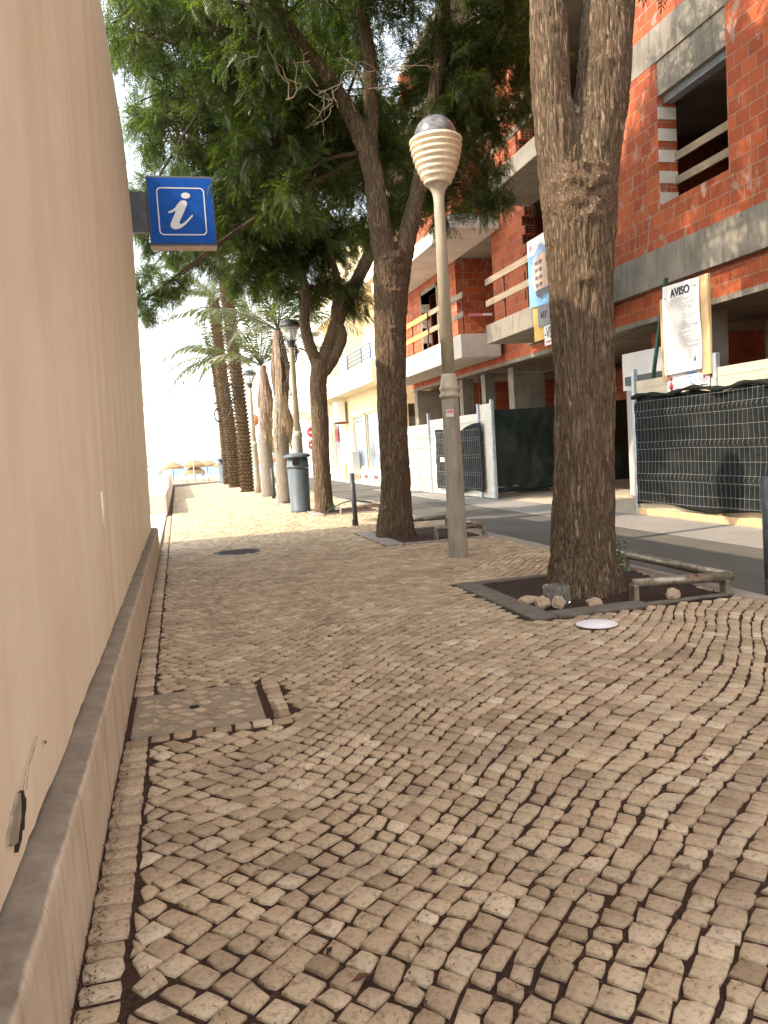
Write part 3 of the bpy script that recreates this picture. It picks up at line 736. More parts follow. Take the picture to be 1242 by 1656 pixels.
def solid_trunk(name, tubes, voxel, amp, burls, parent, mats=('oak_bark', 'burl_bark')):
    b = MB()
    for pts, rad in tubes:
        p = bez(pts, 8); k = len(rad)
        rr = [float(np.interp(i/(len(p)-1)*(k-1), range(k), rad)) for i in range(len(p))]
        b.tube(p, rr, 20)
    me = D.meshes.new(name); me.from_pydata(b.v, [], b.f); o = D.objects.new(name, me); COL.objects.link(o)
    m = o.modifiers.new('r', 'REMESH'); m.mode = 'VOXEL'; m.voxel_size = voxel
    m2 = o.modifiers.new('s', 'SMOOTH'); m2.iterations = 6; m2.factor = .6
    dg = bpy.context.evaluated_depsgraph_get(); me2 = D.meshes.new_from_object(o.evaluated_get(dg)); D.objects.remove(o)
    me2.name = name; me2.materials.clear(); fractal_disp(me2, amp, burls)
    ob = link(name, me2, list(mats), parent, True)
    if burls and len(mats) > 1:
        nf = len(me2.polygons); c = np.empty(nf*3, 'f'); me2.polygons.foreach_get('center', c); c = c.reshape(-1, 3); mi = np.zeros(nf, 'i')
        for (bx, by, bz, br, ba) in burls:
            if ba < .03: continue
            q = np.sqrt((c[:, 0]-bx)**2+(c[:, 1]-by)**2+((c[:, 2]-bz)*1.2)**2)/br
            mi[q < .8+.15*np.sin(c[:, 2]*40+c[:, 0]*50)] = 1
        me2.polygons.foreach_set('material_index', mi)
    return ob

# fern-like leaf: leaflets along a drooping rachis
def leaf_template(pairs=6):
    V = []; F = []
    for i in range(pairs):
        s = (i+.6)/pairs; x = s; zc = -.22*s*s; L = .34*(1-.55*abs(s-.35)); w = .032
        for sg in (-1, 1):
            a = sg*R_(52-18*s); c_, s_ = math.cos(a), math.sin(a); o = len(V)
            V += [(x, 0, zc), (x+c_*L*.5-s_*w, s_*L*.5+c_*w, zc-.02), (x+c_*L, s_*L, zc-.09), (x+c_*L*.5+s_*w, s_*L*.5-c_*w, zc-.02)]
            F.append((o, o+1, o+2, o+3))
    o = len(V); V += [(0, -.008, 0), (1.12, 0, -.27), (0, .008, 0), (-.02, 0, .01)]; F.append((o, o+1, o+2, o+3))
    o = len(V); V += [(1, 0, -.22), (1.15, -.03, -.28), (1.32, 0, -.36), (1.15, .03, -.28)]; F.append((o, o+1, o+2, o+3))
    return np.array(V), np.array(F)
LV, LF = leaf_template()
def foliage(name, P, Dr, size, mat, parent):
    """P positions (n,3), Dr preferred directions (n,3), size (n,)"""
    n = len(P); X = Dr/np.linalg.norm(Dr, axis=1)[:, None]
    up = np.tile([0, 0, 1.], (n, 1))+rng.normal(0, .45, (n, 3)); Z = up-X*(up*X).sum(1)[:, None]; Z /= np.linalg.norm(Z, axis=1)[:, None]
    Y = np.cross(Z, X); T = LV[None]*size[:, None, None]
    W = P[:, None]+T[:, :, 0:1]*X[:, None]+T[:, :, 1:2]*Y[:, None]+T[:, :, 2:3]*Z[:, None]
    F = (LF[None]+(np.arange(n)*len(LV))[:, None, None]).reshape(-1, 4)
    return npobj(name, W.reshape(-1, 3), F, mat, parent)
def crown(parent, lobes, limbs, per=40, dens=11.0, size=(.13, .24)):
    """lobes: (x,y,z,rx,ry,rz,density); limbs: points twigs may start from"""
    P = []; Dr = []; tw_ = MB(); L = [Vector(p) for p in limbs]
    for (x, y, z, rx, ry, rz, dn) in lobes:
        c = Vector((x, y, z)); k = max(3, int(dens*dn*(rx*ry*rz)**.8*4.2))
        root = min(L, key=lambda p: (p-c).length)
        tw_.tube(bez([root, root.lerp(c, .5)+Vector((random.uniform(-.2, .2), random.uniform(-.2, .2), random.uniform(0, .25))), c], 5), lerp(.036, .014, 11), 6)
        for _ in range(k):
            while True:
                q = Vector([random.uniform(-1, 1) for _ in range(3)])
                if .25 < q.length < 1: break
            g = c+Vector((q.x*rx, q.y*ry, q.z*rz))
            c_ = c+Vector((random.uniform(-.5, .5)*rx, random.uniform(-.5, .5)*ry, random.uniform(-.5, .5)*rz))
            mid = c_.lerp(g, .5)+Vector((random.uniform(-.12, .12), random.uniform(-.12, .12), random.uniform(-.05, .15)))
            tw_.tube([c_, mid, g, g+(g-mid)*.25], [.014, .010, .006, .003], 4, False)
            m = int(per*random.uniform(.6, 1.4)); ax = (g-mid).normalized()
            t_ = rng.random(m)**.7
            pts = np.array(mid)[None]*(1-t_[:, None])+np.array(g+(g-mid)*.3)[None]*t_[:, None]+rng.normal(0, .055, (m, 3))
            dd = np.array(ax)[None]*.7+rng.normal(0, .75, (m, 3)); dd[:, 2] -= .35
            P.append(pts); Dr.append(dd)
    P = np.concatenate(P); Dr = np.concatenate(Dr); sz = rng.uniform(*size, len(P))
    obj('branch', tw_, 'branch_bark', parent)
    foliage('crown', P, Dr, sz, 'silky_oak_leaf', parent)
def dead_twigs(parent, start, n, spread, seed):
    r = random.Random(seed); b = MB()
    for _ in range(n):
        p = Vector(start)+Vector([r.uniform(-.2, .2) for _ in range(3)]); pts = [p.copy()]; d = Vector((r.uniform(-1, 1), r.uniform(-.6, .1), r.uniform(-.5, .5))).normalized()
        for _ in range(6):
            d = (d+Vector([r.uniform(-.6, .6) for _ in range(3)])).normalized(); p = p+d*spread; pts.append(p.copy())
            if r.random() < .5: e = (d+Vector([r.uniform(-1, 1) for _ in range(3)])).normalized(); b.tube([p, p+e*spread*.6, p+e*spread], [.005, .004, .002], 4, False)
        b.tube(pts, lerp(.010, .003, 7), 5, False)
    obj('dead_twig', b, 'dead_twig', parent)

TREES = 'broad silky trees along the pavement'
# tree 1: the near thick one
T1 = thing('avenue_tree', 'nearest tree with a thick furrowed trunk forking above a rough burl', 'tree', (3.3, 6.35, 0), TREES)
y0 = 6.42; X1 = 3.49
solid_trunk('trunk', [
    ([(X1+x_, y0, z_) for x_, z_ in ((-.07, -.1), (-.07, .12), (-.05, .4), (-.01, 1.0), (.02, 1.7), (.04, 2.6), (.04, 3.2), (.04, 3.65))], [.34, .315, .275, .255, .255, .268, .30, .315]),
    ([(X1-.02, y0, 3.1), (X1-.10, y0, 3.7), (X1-.155, y0, 4.3), (X1-.165, y0, 5.0), (X1-.16, y0+.05, 6.0), (X1-.3, y0+.2, 7.6), (X1-.6, y0+.3, 8.8)], [.24, .20, .165, .148, .14, .12, .08]),
    ([(X1+.10, y0, 3.1), (X1+.17, y0, 3.8), (X1+.31, y0-.02, 4.35), (X1+.39, y0-.03, 5.0), (X1+.50, y0-.05, 6.0), (X1+.9, y0-.2, 7.6), (X1+1.4, y0-.3, 9.0)], [.26, .255, .23, .21, .19, .16, .1]),
    ([(X1-.10, y0, .5), (X1-.26, y0-.08, .12), (X1-.34, y0-.12, -.1)], [.18, .14, .12]), ([(X1, y0, .5), (X1+.13, y0-.06, .12), (X1+.20, y0-.1, -.1)], [.18, .15, .12]), ([(X1-.05, y0, .4), (X1-.04, y0-.2, .08), (X1-.04, y0-.25, -.1)], [.16, .13, .1])],
    .0115, .022, [(X1-.02, y0-.25, 3.45, .42, .034), (X1+.10, y0-.28, 3.25, .25, .02), (X1-.06, y0-.25, 2.72, .16, .018), (X1+.2, y0-.2, 2.2, .12, .02), (X1+.28, y0-.2, 4.55, .2, .02), (X1-.22, y0-.12, 4.75, .14, .02)], T1)
crown(T1, [(3.4, 6.4, 9.2, 2.2, 2.6, 1.2, .8), (5.4, 5.8, 9.0, 1.6, 2.4, 1.3, .9), (1.7, 6.6, 9.4, 1.5, 2.2, 1.0, .5), (5.6, 8.4, 8.2, 1.2, 1.6, 1.0, .8), (4.95, 7.2, 6.15, .5, .5, .35, 1.5), (4.9, 3.8, 8.2, 1.7, 1.8, 1.2, .9), (3.6, 7.7, 6.7, .5, .5, .5, 1.2), (5.6, 7.2, 7.0, .8, .9, .5, .8), (4.6, 9.4, 9.4, 1.5, 1.7, .9, 1.0), (5.8, 10.6, 9.3, 1.3, 1.8, .9, 1.0), (4.3, 11.2, 9.9, 1.3, 1.6, .8, .9), (6.3, 8.6, 8.9, 1.1, 1.6, .9, 1.0), (5.0, 7.4, 8.6, 1.2, 1.4, .8, .9), (6.2, 6.4, 8.2, 1.0, 1.4, .9, .9), (2.3, 9.5, 9.1, 1.2, 1.9, .6, .9), (3.4, 8.6, 9.0, 1.1, 1.6, .6, .9), (3.3, 10.6, 9.1, 1.0, 1.3, .6, .8)],  # several high out-of-view lobes added to shade the brick facade
      [(2.8, 6.7, 8.8), (4.8, 6.1, 9.0), (4.3, 6.2, 7.6), (3.1, 6.6, 7.6)], 30, 5.6, (.18, .30))
# tree 2
y2 = 12.1
T2 = thing('avenue_tree', 'forked tree just behind the ringed lamp post', 'tree', (3.24, y2, 0), TREES)
solid_trunk('trunk', [
    ([(3.24, y2, -.1), (3.24, y2, .15), (3.27, y2, .6), (3.29, y2, 1.4), (3.32, y2, 2.5), (3.36, y2, 3.3), (3.44, y2, 4.1), (3.46, y2, 4.35)], [.33, .29, .24, .225, .23, .25, .285, .26]),
    ([(3.40, y2, 4.0), (3.30, y2, 4.7), (3.22, y2, 5.6), (3.05, y2, 6.2), (2.6, y2-.1, 6.9), (1.95, y2-.2, 7.7), (1.4, y2-.3, 8.8)], [.19, .165, .15, .135, .10, .085, .05]),
    ([(3.2, y2, 5.7), (3.30, y2+.15, 6.6), (3.35, y2+.3, 7.6), (3.1, y2+.4, 9.2)], [.12, .11, .09, .05]),
    ([(3.50, y2, 4.0), (3.70, y2, 4.6), (3.95, y2, 5.35), (4.15, y2+.05, 6.2), (4.5, y2+.1, 7.6), (4.7, y2+.1, 8.8)], [.19, .14, .13, .12, .09, .05])],
    .0145, .024, [(3.46, y2-.22, 4.22, .3, .06), (3.40, y2-.2, 3.85, .22, .05), (3.38, y2-.2, 3.2, .15, .035), (3.3, y2-.2, .25, .12, .02)], T2)
crown(T2, [(.6, 13.9, 7.0, 1.1, 1.0, 1.4, .85), (.2, 12.2, 7.7, 1.0, 1.4, 1.0, .65), (1.5, 11.6, 7.6, 1.2, 1.5, 1.1, 1.0), (2.0, 13.0, 6.3, 1.3, 1.3, 1.1, 1.1), (3.1, 13.4, 6.9, 1.2, 1.0, 1.3, 1.3), (3.4, 12.2, 8.6, 1.6, 1.8, .9, 1.1),
      (4.9, 12.5, 7.2, 1.1, 1.4, 1.3, 1.2), (4.6, 13.0, 5.7, .75, .8, .65, 1.3), (5.1, 12.4, 5.2, .4, .5, .35, 1.3), (3.7, 13.4, 5.3, .6, .6, .6, 1.2), (.05, 14.5, 5.6, .7, .8, .7, .8), (1.2, 14.1, 5.6, .9, .8, .6, .9), (1.4, 12.8, 7.2, .8, .9, .6, 1.0), (5.6, 12.3, 8.0, .8, 1.2, .9, 1.0), (5.45, 12.7, 6.7, .6, .7, .7, 1.3), (6.1, 12.9, 8.0, .7, .9, .8, 1.2), (5.4, 12.5, 5.7, .4, .5, .5, 1.2),
      (1.9, 12.2, 5.2, .6, .6, .45, .9), (.15, 14.4, 4.45, .32, .4, .25, 1.8), (-.32, 14.4, 4.15, .34, .4, .38, 2.0), (-.3, 14.3, 5.6, .4, .6, .6, 1.3), (-.1, 13.6, 8.2, .8, .9, .8, 1.0)],
      [(1.95, 11.9, 7.7), (2.6, 12.0, 6.9), (3.35, 12.4, 7.6), (4.5, 12.2, 7.6), (4.15, 12.15, 6.2), (3.22, 12.1, 5.9)], 42, 11.5, (.13, .25))
dead_twigs(T2, (2.45, 11.7, 6.6), 9, .10, 4); dead_twigs(T2, (3.3, 11.8, 6.9), 6, .12, 8); dead_twigs(T2, (1.9, 11.6, 6.5), 5, .13, 9)
# tree 3
y3 = 18.35
T3 = thing('avenue_tree', 'darker three limbed tree right behind the big grey bin', 'tree', (3.2, y3, 0), TREES)
solid_trunk('trunk', [
    ([(3.21, y3, -.1), (3.22, y3, .2), (3.22, y3, 1.0), (3.25, y3, 2.0), (3.28, y3, 2.9), (3.38, y3, 3.5)], [.25, .22, .20, .195, .20, .20]),
    ([(3.32, y3, 3.3), (3.12, y3, 3.9), (3.05, y3, 4.4), (3.12, y3, 5.2), (2.6, y3, 6.4), (1.7, y3-.2, 7.6)], [.14, .13, .115, .10, .08, .05]),
    ([(3.40, y3, 3.3), (3.62, y3, 3.9), (3.95, y3, 4.6), (4.35, y3, 5.3), (4.75, y3, 6.1), (4.9, y3, 7.6), (4.6, y3, 9)], [.17, .16, .15, .15, .14, .11, .06]),
    ([(3.45, y3-.05, 3.2), (3.72, y3-.1, 3.6), (3.90, y3-.1, 4.05), (3.80, y3, 4.5), (3.9, y3+.1, 5.4), (3.4, y3+.2, 7.0)], [.12, .12, .12, .11, .09, .05])],
    .018, .02, [], T3, ('oak_bark',))
crown(T3, [(1.3, 17.6, 6.6, 1.1, 1.3, 1.0, .7), (2.4, 18.0, 6.4, 1.1, 1.4, 1.2, 1.2), (3.6, 18.8, 6.6, 1.2, 1.3, 1.3, 1.3), (.6, 17.4, 8.2, 1.2, 1.5, 1.2, .5), (2.4, 17.8, 8.6, 1.5, 1.5, 1.2, 1.0), (4.8, 18.6, 8.4, 1.4, 1.5, 1.3, 1.0),
      (4.2, 18.2, 4.9, .5, .5, .4, 1.5), (3.4, 19.2, 5.2, .8, .8, .5, 1.2), (.6, 17.4, 5.6, .7, .8, .5, 1.0), (1.9, 17.8, 5.35, .7, .8, .4, 1.1), (-.1, 17.3, 6.6, .7, .9, .6, .9), (-.3, 17.2, 5.2, .3, .4, .3, 1.2), (5.7, 18.2, 7.0, .8, 1.0, .7, 1.0), (3.2, 17.9, 10.2, 2.0, 1.8, 1.0, .9), (.8, 17.4, 9.8, 1.4, 1.5, .9, .4)],
      [(2.6, 18.35, 6.4), (1.7, 18.15, 7.6), (3.4, 18.5, 7.0), (4.75, 18.3, 6.1), (4.9, 18.3, 7.6), (3.1, 18.35, 5.2)], 42, 12.0, (.17, .30))

# ------------------------------------------------------------------ palms
def frond(V, F, base, az, up, L, droop, nl=34, ll=.55, seed=0):
    r = random.Random(seed); d = Vector((math.cos(az)*math.cos(up), math.sin(az)*math.cos(up), math.sin(up)))
    p = Vector(base); nl = 46; n = nl; pts = []; step = L/n
    side = Vector((-math.sin(az), math.cos(az), 0))
    for i in range(n+1):
        pts.append((p.copy(), d.copy())); p = p+d*step; d = (d+Vector((0, 0, -droop*step*(.4+1.2*i/n)))).normalized()
    for i in range(3, n+1):
        p, d = pts[i]; s = i/n; l = ll*math.sin(math.pi*(.12+.80*s))**.7
        nrm = side.cross(d)
        for sg in (-1, 1):
            t_ = (d*.75+side*sg*.75+nrm*r.uniform(-.15, .35)+Vector((0, 0, -.18))).normalized(); w = d*.019+side*.006
            o = len(V); q = p+t_*l*.55; e = p+t_*l+Vector((0, 0, -.22*l))
            V += [p-w, q-w*1.3, e, q+w*1.3]; F.append((o, o+1, o+2, o+3))
    R2 = MB(); R2.tube([q[0] for q in pts], lerp(.022, .004, len(pts)), 5, False)
    for f in R2.f: F.append(tuple(i+len(V) for i in f))
    V += [Vector(v) for v in R2.v]
def palm_crown(parent, c, n, L, seed, mat='palm_leaf', up=(-.3, 1.2), droop=(.35, .6), az=None, ll=.55, name='frond'):
    r = random.Random(seed)
    for i in range(n):
        V = []; F = []
        a = (2*math.pi*i/n+r.uniform(-.2, .2)) if az is None else r.uniform(*az)
        frond(V, F, c, a, r.uniform(*up), L*r.uniform(.85, 1.1), r.uniform(*droop), seed=seed*99+i, ll=ll)
        b = MB(); b.add(V, F); obj(name, b, mat, parent)
def date_trunk(parent, pts, r0, r1, seed, ringh=.135):
    r = random.Random(seed); P = bez(pts, 12); L = sum((P[i+1]-P[i]).length for i in range(len(P)-1))
    b = MB(); b.tube(P, lerp(r0*.86, r1*.86, len(P)), 12); nr = int(L/ringh)
    for i in range(nr):
        s = (i+.3)/nr*(len(P)-1); k = min(int(s), len(P)-2); c = P[k].lerp(P[k+1], s-k); rr = r0+(r1-r0)*i/nr
        m = 9
        for q in range(m):
            a = 2*math.pi*(q+.5*(i % 2))/m+r.uniform(-.08, .08); u = Vector((math.cos(a), math.sin(a), 0)); t_ = Vector((-u.y, u.x, 0))
            w = rr*.36; o = r.uniform(.02, .065)
            v = [c+u*rr*.8-t_*w, c+u*rr*.8+t_*w, c+u*(rr+o)+t_*w*.7+Vector((0, 0, ringh*.85)), c+u*(rr+o)-t_*w*.7+Vector((0, 0, ringh*.85)), c+u*rr*.75-t_*w*.7+Vector((0, 0, ringh*1.1)), c+u*rr*.75+t_*w*.7+Vector((0, 0, ringh*1.1))]
            b.add(v, [(0, 1, 2, 3), (3, 2, 5, 4), (0, 3, 4), (1, 5, 2)])
    obj('trunk', b, 'palm_scale', parent)
DP = 'tall palms beyond the leafy trees'
pC = thing('date_palm', 'tall rough barked palm just behind the second small lantern', 'palm tree', (2.62, 32.1, 0), DP)
date_trunk(pC, [(2.60, 32.1, -.1), (2.60, 32.1, 2.3), (2.50, 32.1, 4.8), (2.42, 32.1, 7.0), (2.3, 32.1, 9.0)], .27, .24, 1); palm_crown(pC, (2.3, 32.1, 9.1), 20, 3.0, 21)
pD = thing('date_palm', 'leaning rough barked palm, middle of the three rough trunks', 'palm tree', (2.5, 37.7, 0), DP)
date_trunk(pD, [(2.52, 37.7, -.1), (2.48, 37.7, 2.4), (2.30, 37.7, 5.2), (2.18, 37.7, 8.6)], .30, .25, 2); palm_crown(pD, (2.18, 37.7, 8.7), 20, 3.2, 22)
pE = thing('date_palm', 'farthest rough barked palm with fronds against the sky', 'palm tree', (2.55, 42.6, 0), DP)
date_trunk(pE, [(2.55, 42.6, -.1), (2.50, 42.6, 3), (2.30, 42.6, 6.4)], .28, .24, 3); palm_crown(pE, (2.28, 42.6, 6.6), 22, 2.8, 23, up=(-.5, 1.2), ll=.5)
def queen_palm(label, base, top, seed, crown_z):
    t_ = thing('queen_palm', label, 'palm tree', (base[0], base[1], 0), DP)
    x, y = base; b = MB(); pr = []
    P = bez([(x, y, -.1), (x, y, 1.8), (x+.08, y, 3.0)], 10)
    rr = [.235-.05*i/len(P)+.012*math.sin(i*2.3) for i in range(len(P))]; b.tube(P, rr, 16)
    obj('trunk', b, 'smooth_palm', t_, True)
    b = MB(); r = random.Random(seed)
    for k in range(16):                                             # dead boots hanging down the trunk
        a = r.uniform(0, 6.28); u = Vector((math.cos(a), math.sin(a), 0)); z1 = r.uniform(2.6, crown_z); z0 = z1-r.uniform(1.0, 1.9)
        c = Vector((x+.1, y, 0)); b.tube([c+u*.10+Vector((0, 0, z1)), c+u*r.uniform(.16, .22)+Vector((0, 0, (z1+z0)/2)), c+u*r.uniform(.15, .24)+Vector((0, 0, max(1.7, z0)))], [.05, .085, .02], 5)
    obj('sheath', b, 'palm_sheath', t_)
    b = MB(); b.tube([(x+.08, y, 2.8), (x+.1, y, crown_z)], [.17, .12], 10); obj('crownshaft', b, 'palm_sheath', t_)
    palm_crown(t_, (top[0], top[1], crown_z), 12, 3.3, seed, up=(.35, 1.35), droop=(.25, .45), ll=.62)
    palm_crown(t_, (top[0], top[1], crown_z-.9), 5, 2.3, seed+5, 'dry_palm_leaf', up=(-1.5, -1.25), droop=(.2, .5), ll=.28, name='dead_frond')
    return t_
queen_palm('grey palm with tan dead sheaths, a green band on its ringed trunk', (2.93, 23.0), (3.05, 23.0), 31, 4.9)
queen_palm('narrower palm wrapped in hanging dead fronds behind the thin black bollard', (2.92, 27.2), (2.95, 27.2), 41, 4.4)
# shoot of weeds beside trees
def weed(label, x, y, h, n, seed, r=.16):
    b = MB(); rs = random.Random(seed); V = []; F = []
    for i in range(n):
        a = rs.uniform(0, 6.28); q = rs.random()**.6*r; z = rs.uniform(.03, h); c = Vector((x+math.cos(a)*q, y+math.sin(a)*q, z)); s = rs.uniform(.022, .042)
        u = Vector((rs.uniform(-1, 1), rs.uniform(-1, 1), rs.uniform(-.4, .6))).normalized(); w = u.cross(Vector((rs.uniform(-1, 1), rs.uniform(-1, 1), 1))).normalized()
        b.add([c-u*s, c+w*s*.55, c+u*s, c-w*s*.55], [(0, 1, 2, 3)])
    t_ = thing('weed_plant', label, 'plant', (x, y, 0)); obj('leaves', b, 'weed_leaf', t_)
    b = MB()
    for i in range(7): a = rs.uniform(0, 6.28); b.tube([(x, y, -.02), (x+math.cos(a)*r*.5, y+math.sin(a)*r*.5, h*.6), (x+math.cos(a)*r*.7, y+math.sin(a)*r*.7, h*.9)], .004, 4)
    obj('stem', b, 'weed_leaf', t_)
weed('small green shoot growing beside the nearest tree trunk', 3.80, 6.62, .40, 130, 1)
weed('tiny green tuft at the foot of the tree beside the bin', 3.33, 17.9, .22, 40, 2, .10)

# ================================================================== LAMPS, BINS, BOLLARDS
x, y = 3.27, 9.28
L1 = thing('lamp_post', 'pale lamp post with a grey dome over a cream ringed bowl', 'street lamp', (x, y, 0))
obj('base', MB().lathe([(.128, -.1), (.128, .05), (.122, .5), (.108, 1.96)], x, y, 8), 'lamp_base_paint', L1)
obj('collar', MB().lathe([(.12, 1.955), (.128, 1.99), (.105, 2.02), (.118, 2.05), (.125, 2.07), (.11, 2.10), (.095, 2.2), (.085, 2.24)], x, y, 24), 'lamp_pole_paint', L1, True)
obj('pole', MB().lathe([(.083, 2.22), (.062, 4.28), (.065, 4.30), (.066, 4.34), (.085, 4.41), (.13, 4.47), (.155, 4.49)], x, y, 24), 'lamp_pole_paint', L1, True)
pr = []; N_ = 8
for i in range(N_):
    t0_ = i/N_; R0 = .15+(.298-.15)*math.sin(t0_*math.pi*.5)**.85; R1 = .15+(.298-.15)*math.sin((i+1)/N_*math.pi*.5)**.85; z0 = 4.475+.535*t0_; h = .535/N_
    pr += [(R0*.93, z0), (R0+.014, z0+h*.25), (R0+.022, z0+h*.5), (R0+.016, z0+h*.75), (R1*.94, z0+h*.95)]
pr += [(.285, 5.015), (.27, 5.02), (.05, 5.02)]
obj('ringed_bowl', MB().lathe(pr, x, y, 40), 'lamp_ring_plastic', L1, True)
obj('dome', MB().lathe([(.255*math.cos(a), 5.015+.262*math.sin(a)) for a in np.linspace(0, 1.54, 14)], x, y, 36), 'lamp_dome', L1, True)
st = obj('sticker', MB().box(x-.10, x-.005, y-.117, y-.113, 1.72, 1.81), 'white_paper', L1)
obj('sticker_print', MB().box(x-.095, x-.01, y-.1195, y-.1172, 1.765, 1.80), 'pink_ink', L1)

def lantern(x, y, label, H=4.55):
    t_ = thing('lantern_post', label, 'street lamp', (x, y, 0), 'lantern posts along the pavement')
    obj('base', MB().lathe([(.13, -.1), (.125, .3), (.10, 1.78), (.115, 1.80), (.12, 1.84), (.10, 1.88), (.085, 1.93)], x, y, 16), 'lamp_base_paint', t_, True)
    obj('pole', MB().lathe([(.080, 1.92), (.058, H-.62), (.07, H-.60), (.10, H-.5)], x, y, 16), 'lamp_pole_paint', t_, True)
    obj('collar', MB().lathe([(.07, H-.62), (.11, H-.48), (.12, H-.46)], x, y, 16), 'dark_metal', t_)
    obj('lantern_glass', MB().lathe([(.10, H-.46), (.235, H-.15), (.24, H-.13)], x, y, 24), 'lantern_glass', t_, True)
    obj('bulb', MB().lathe([(.04, H-.45), (.05, H-.3), (.03, H-.2)], x, y, 10), 'white_paper', t_, True)
    obj('cap', MB().lathe([(.25, H-.14), (.255, H-.11), (.22, H-.04), (.12, H+.03), (.03, H+.055)], x, y, 24), 'dark_metal', t_, True)
    return t_
lp = lantern(2.86, 19.3, 'lantern post with a dark cap rising behind the big grey bin')
dup(lp, (-.02, 11.0, 0), 'smaller looking lantern post in front of the rough palm trunks')
dup(lp, (-.40, 26.5, 0), 'farthest lantern post behind the little distant bin')

def litter_bin(x, y, label):
    t_ = thing('litter_bin', label, 'litter bin', (x, y, 0), 'grey litter bins')
    obj('body', MB().lathe([(.235, -.03), (.24, .02), (.245, .06), (.235, .07), (.255, 1.02), (.245, 1.04)], x, y, 28), 'bin_plastic', t_, True)
    vs = []; fs = []; seg = 28; b = MB()
    b.lathe([(.262, 1.05), (.275, 1.09), (.262, 1.11), (.235, 1.30)], x, y, seg)
    obj('collar', b, 'bin_plastic', t_, True)
    b = MB(); b.lathe([(.10, 1.292), (.315, 1.295), (.33, 1.32), (.29, 1.37), (.16, 1.40), (.02, 1.405)], x, y, seg); obj('lid', b, 'bin_plastic', t_, True)
    b = MB(); b.box(x-.16, x-.02, y-.285, y-.2, 1.13, 1.27, .01); obj('opening', b, 'void_dark', t_)
    return t_
lb = litter_bin(2.76, 18.95, 'big grey round litter bin with a hooded lid at the planter')
dup(lb, (-.35, 26.0, 0), 'distant grey bin at the foot of the farthest palm')
dup(lb, (1.6, 34.0, 0), 'far grey bin between the rough palm and the thin poles')

def bollard(x, y, label, h=.97, lean=.02):
    t_ = thing('bollard', label, 'bollard', (x, y, 0), 'dark kerb bollards')
    obj('post', MB().tube([(x, y, -.05), (x-lean, y, h)], .048, 16), 'bollard_paint', t_, True)
    obj('base_lug', MB().box(x-.075, x-.03, y-.06, y-.01, -.02, .12, .008), 'bollard_paint', t_)
    return t_
bl = bollard(3.10, 14.4, 'black bollard standing between the forked tree and the tree by the bin')
dup(bl, (-.2, 11.2, 0), 'thin black bollard in front of the palm wrapped in dead fronds')
dup(bl, (1.575, -8.85, 0), 'black bollard cut by the right edge, nearest of all')

# coils and cables
def coil(c, r, n, label, seed):
    rs = random.Random(seed); b = MB()
    for k in range(n):
        rr = r*rs.uniform(.8, 1.1); ph = rs.random(); pts = [(c[0]+rr*.55*math.cos(a), c[1]+rs.uniform(-.04, .04)+.1*math.sin(a), c[2]+rr*math.sin(a)) for a in np.linspace(ph, ph+6.1, 22)]
        b.tube(pts, .018, 5, False)
    b.tube([(c[0]+.1, c[1], c[2]), (c[0]-.05, c[1], c[2]-.7), (c[0]-.22, c[1], c[2]-1.0)], .012, 4)
    tag(obj('cable_coil', b, 'black_cable'), label, 'cable', 'coils of cable hung on the palms')
coil((3.28, 22.7, 4.3), .42, 7, 'black cable coil on the palm beside the nearer lantern', 1)
coil((2.2, 31.7, 3.9), .35, 5, 'cable coil on the rough palm left of the middle lantern', 2)
coil((2.22, 42.1, 3.6), .35, 6, 'oval cable coil hanging low on the farthest palm', 3)
for i, (za, zb, lab) in enumerate(((4.0, 4.95, 'upper of the two overhead wires'), (3.85, 4.85, 'lower of the two overhead wires'))):
    pts = [(-14+16.2*s, 38+.2*i, 2.0+(zb-2.0)*s+1.6*(s*s-s)*.9) for s in np.linspace(0, 1, 16)]
    tag(obj('overhead_wire', MB().tube(pts, .022, 5, False), 'black_cable'), lab+' crossing the sky to the palms', 'wire')
tag(obj('black_hose', MB().tube(bez([(2.95, 16.9, .01), (3.1, 16.85, .16), (3.5, 16.8, .30), (4.0, 16.8, .24)], 8), .014, 6, False), 'black_cable'), 'black hose arching over the low rail near the bin', 'hose')
tag(obj('thin_pole', MB().tube([(3.25, 31, -.05), (2.98, 31, 2.9)], .03, 8), 'galvanised'), 'thin slanting grey pole between the lantern post and the palms', 'pole')
b = MB(); b.lathe([(.0, 2.55), (.12, 2.6), (.15, 2.75), (.12, 2.92), (.02, 2.98)], 3.0, 31.0, 14)
tag(obj('float_buoy', b, 'orange_plastic', smooth=True), 'orange round float at the top of the thin slanting pole', 'buoy')

# ================================================================== UNFINISHED BRICK BUILDING
BB = thing('unfinished_brick_building', 'unfinished brick and concrete block of flats behind the hoarding', 'building', (10, 12, 0))
XF = 8.3
def bxs(name, boxes, mat, parent=BB, bev=0):
    b = MB()
    for q in boxes: b.box(*q, bev)
    return obj(name, b, mat, parent)
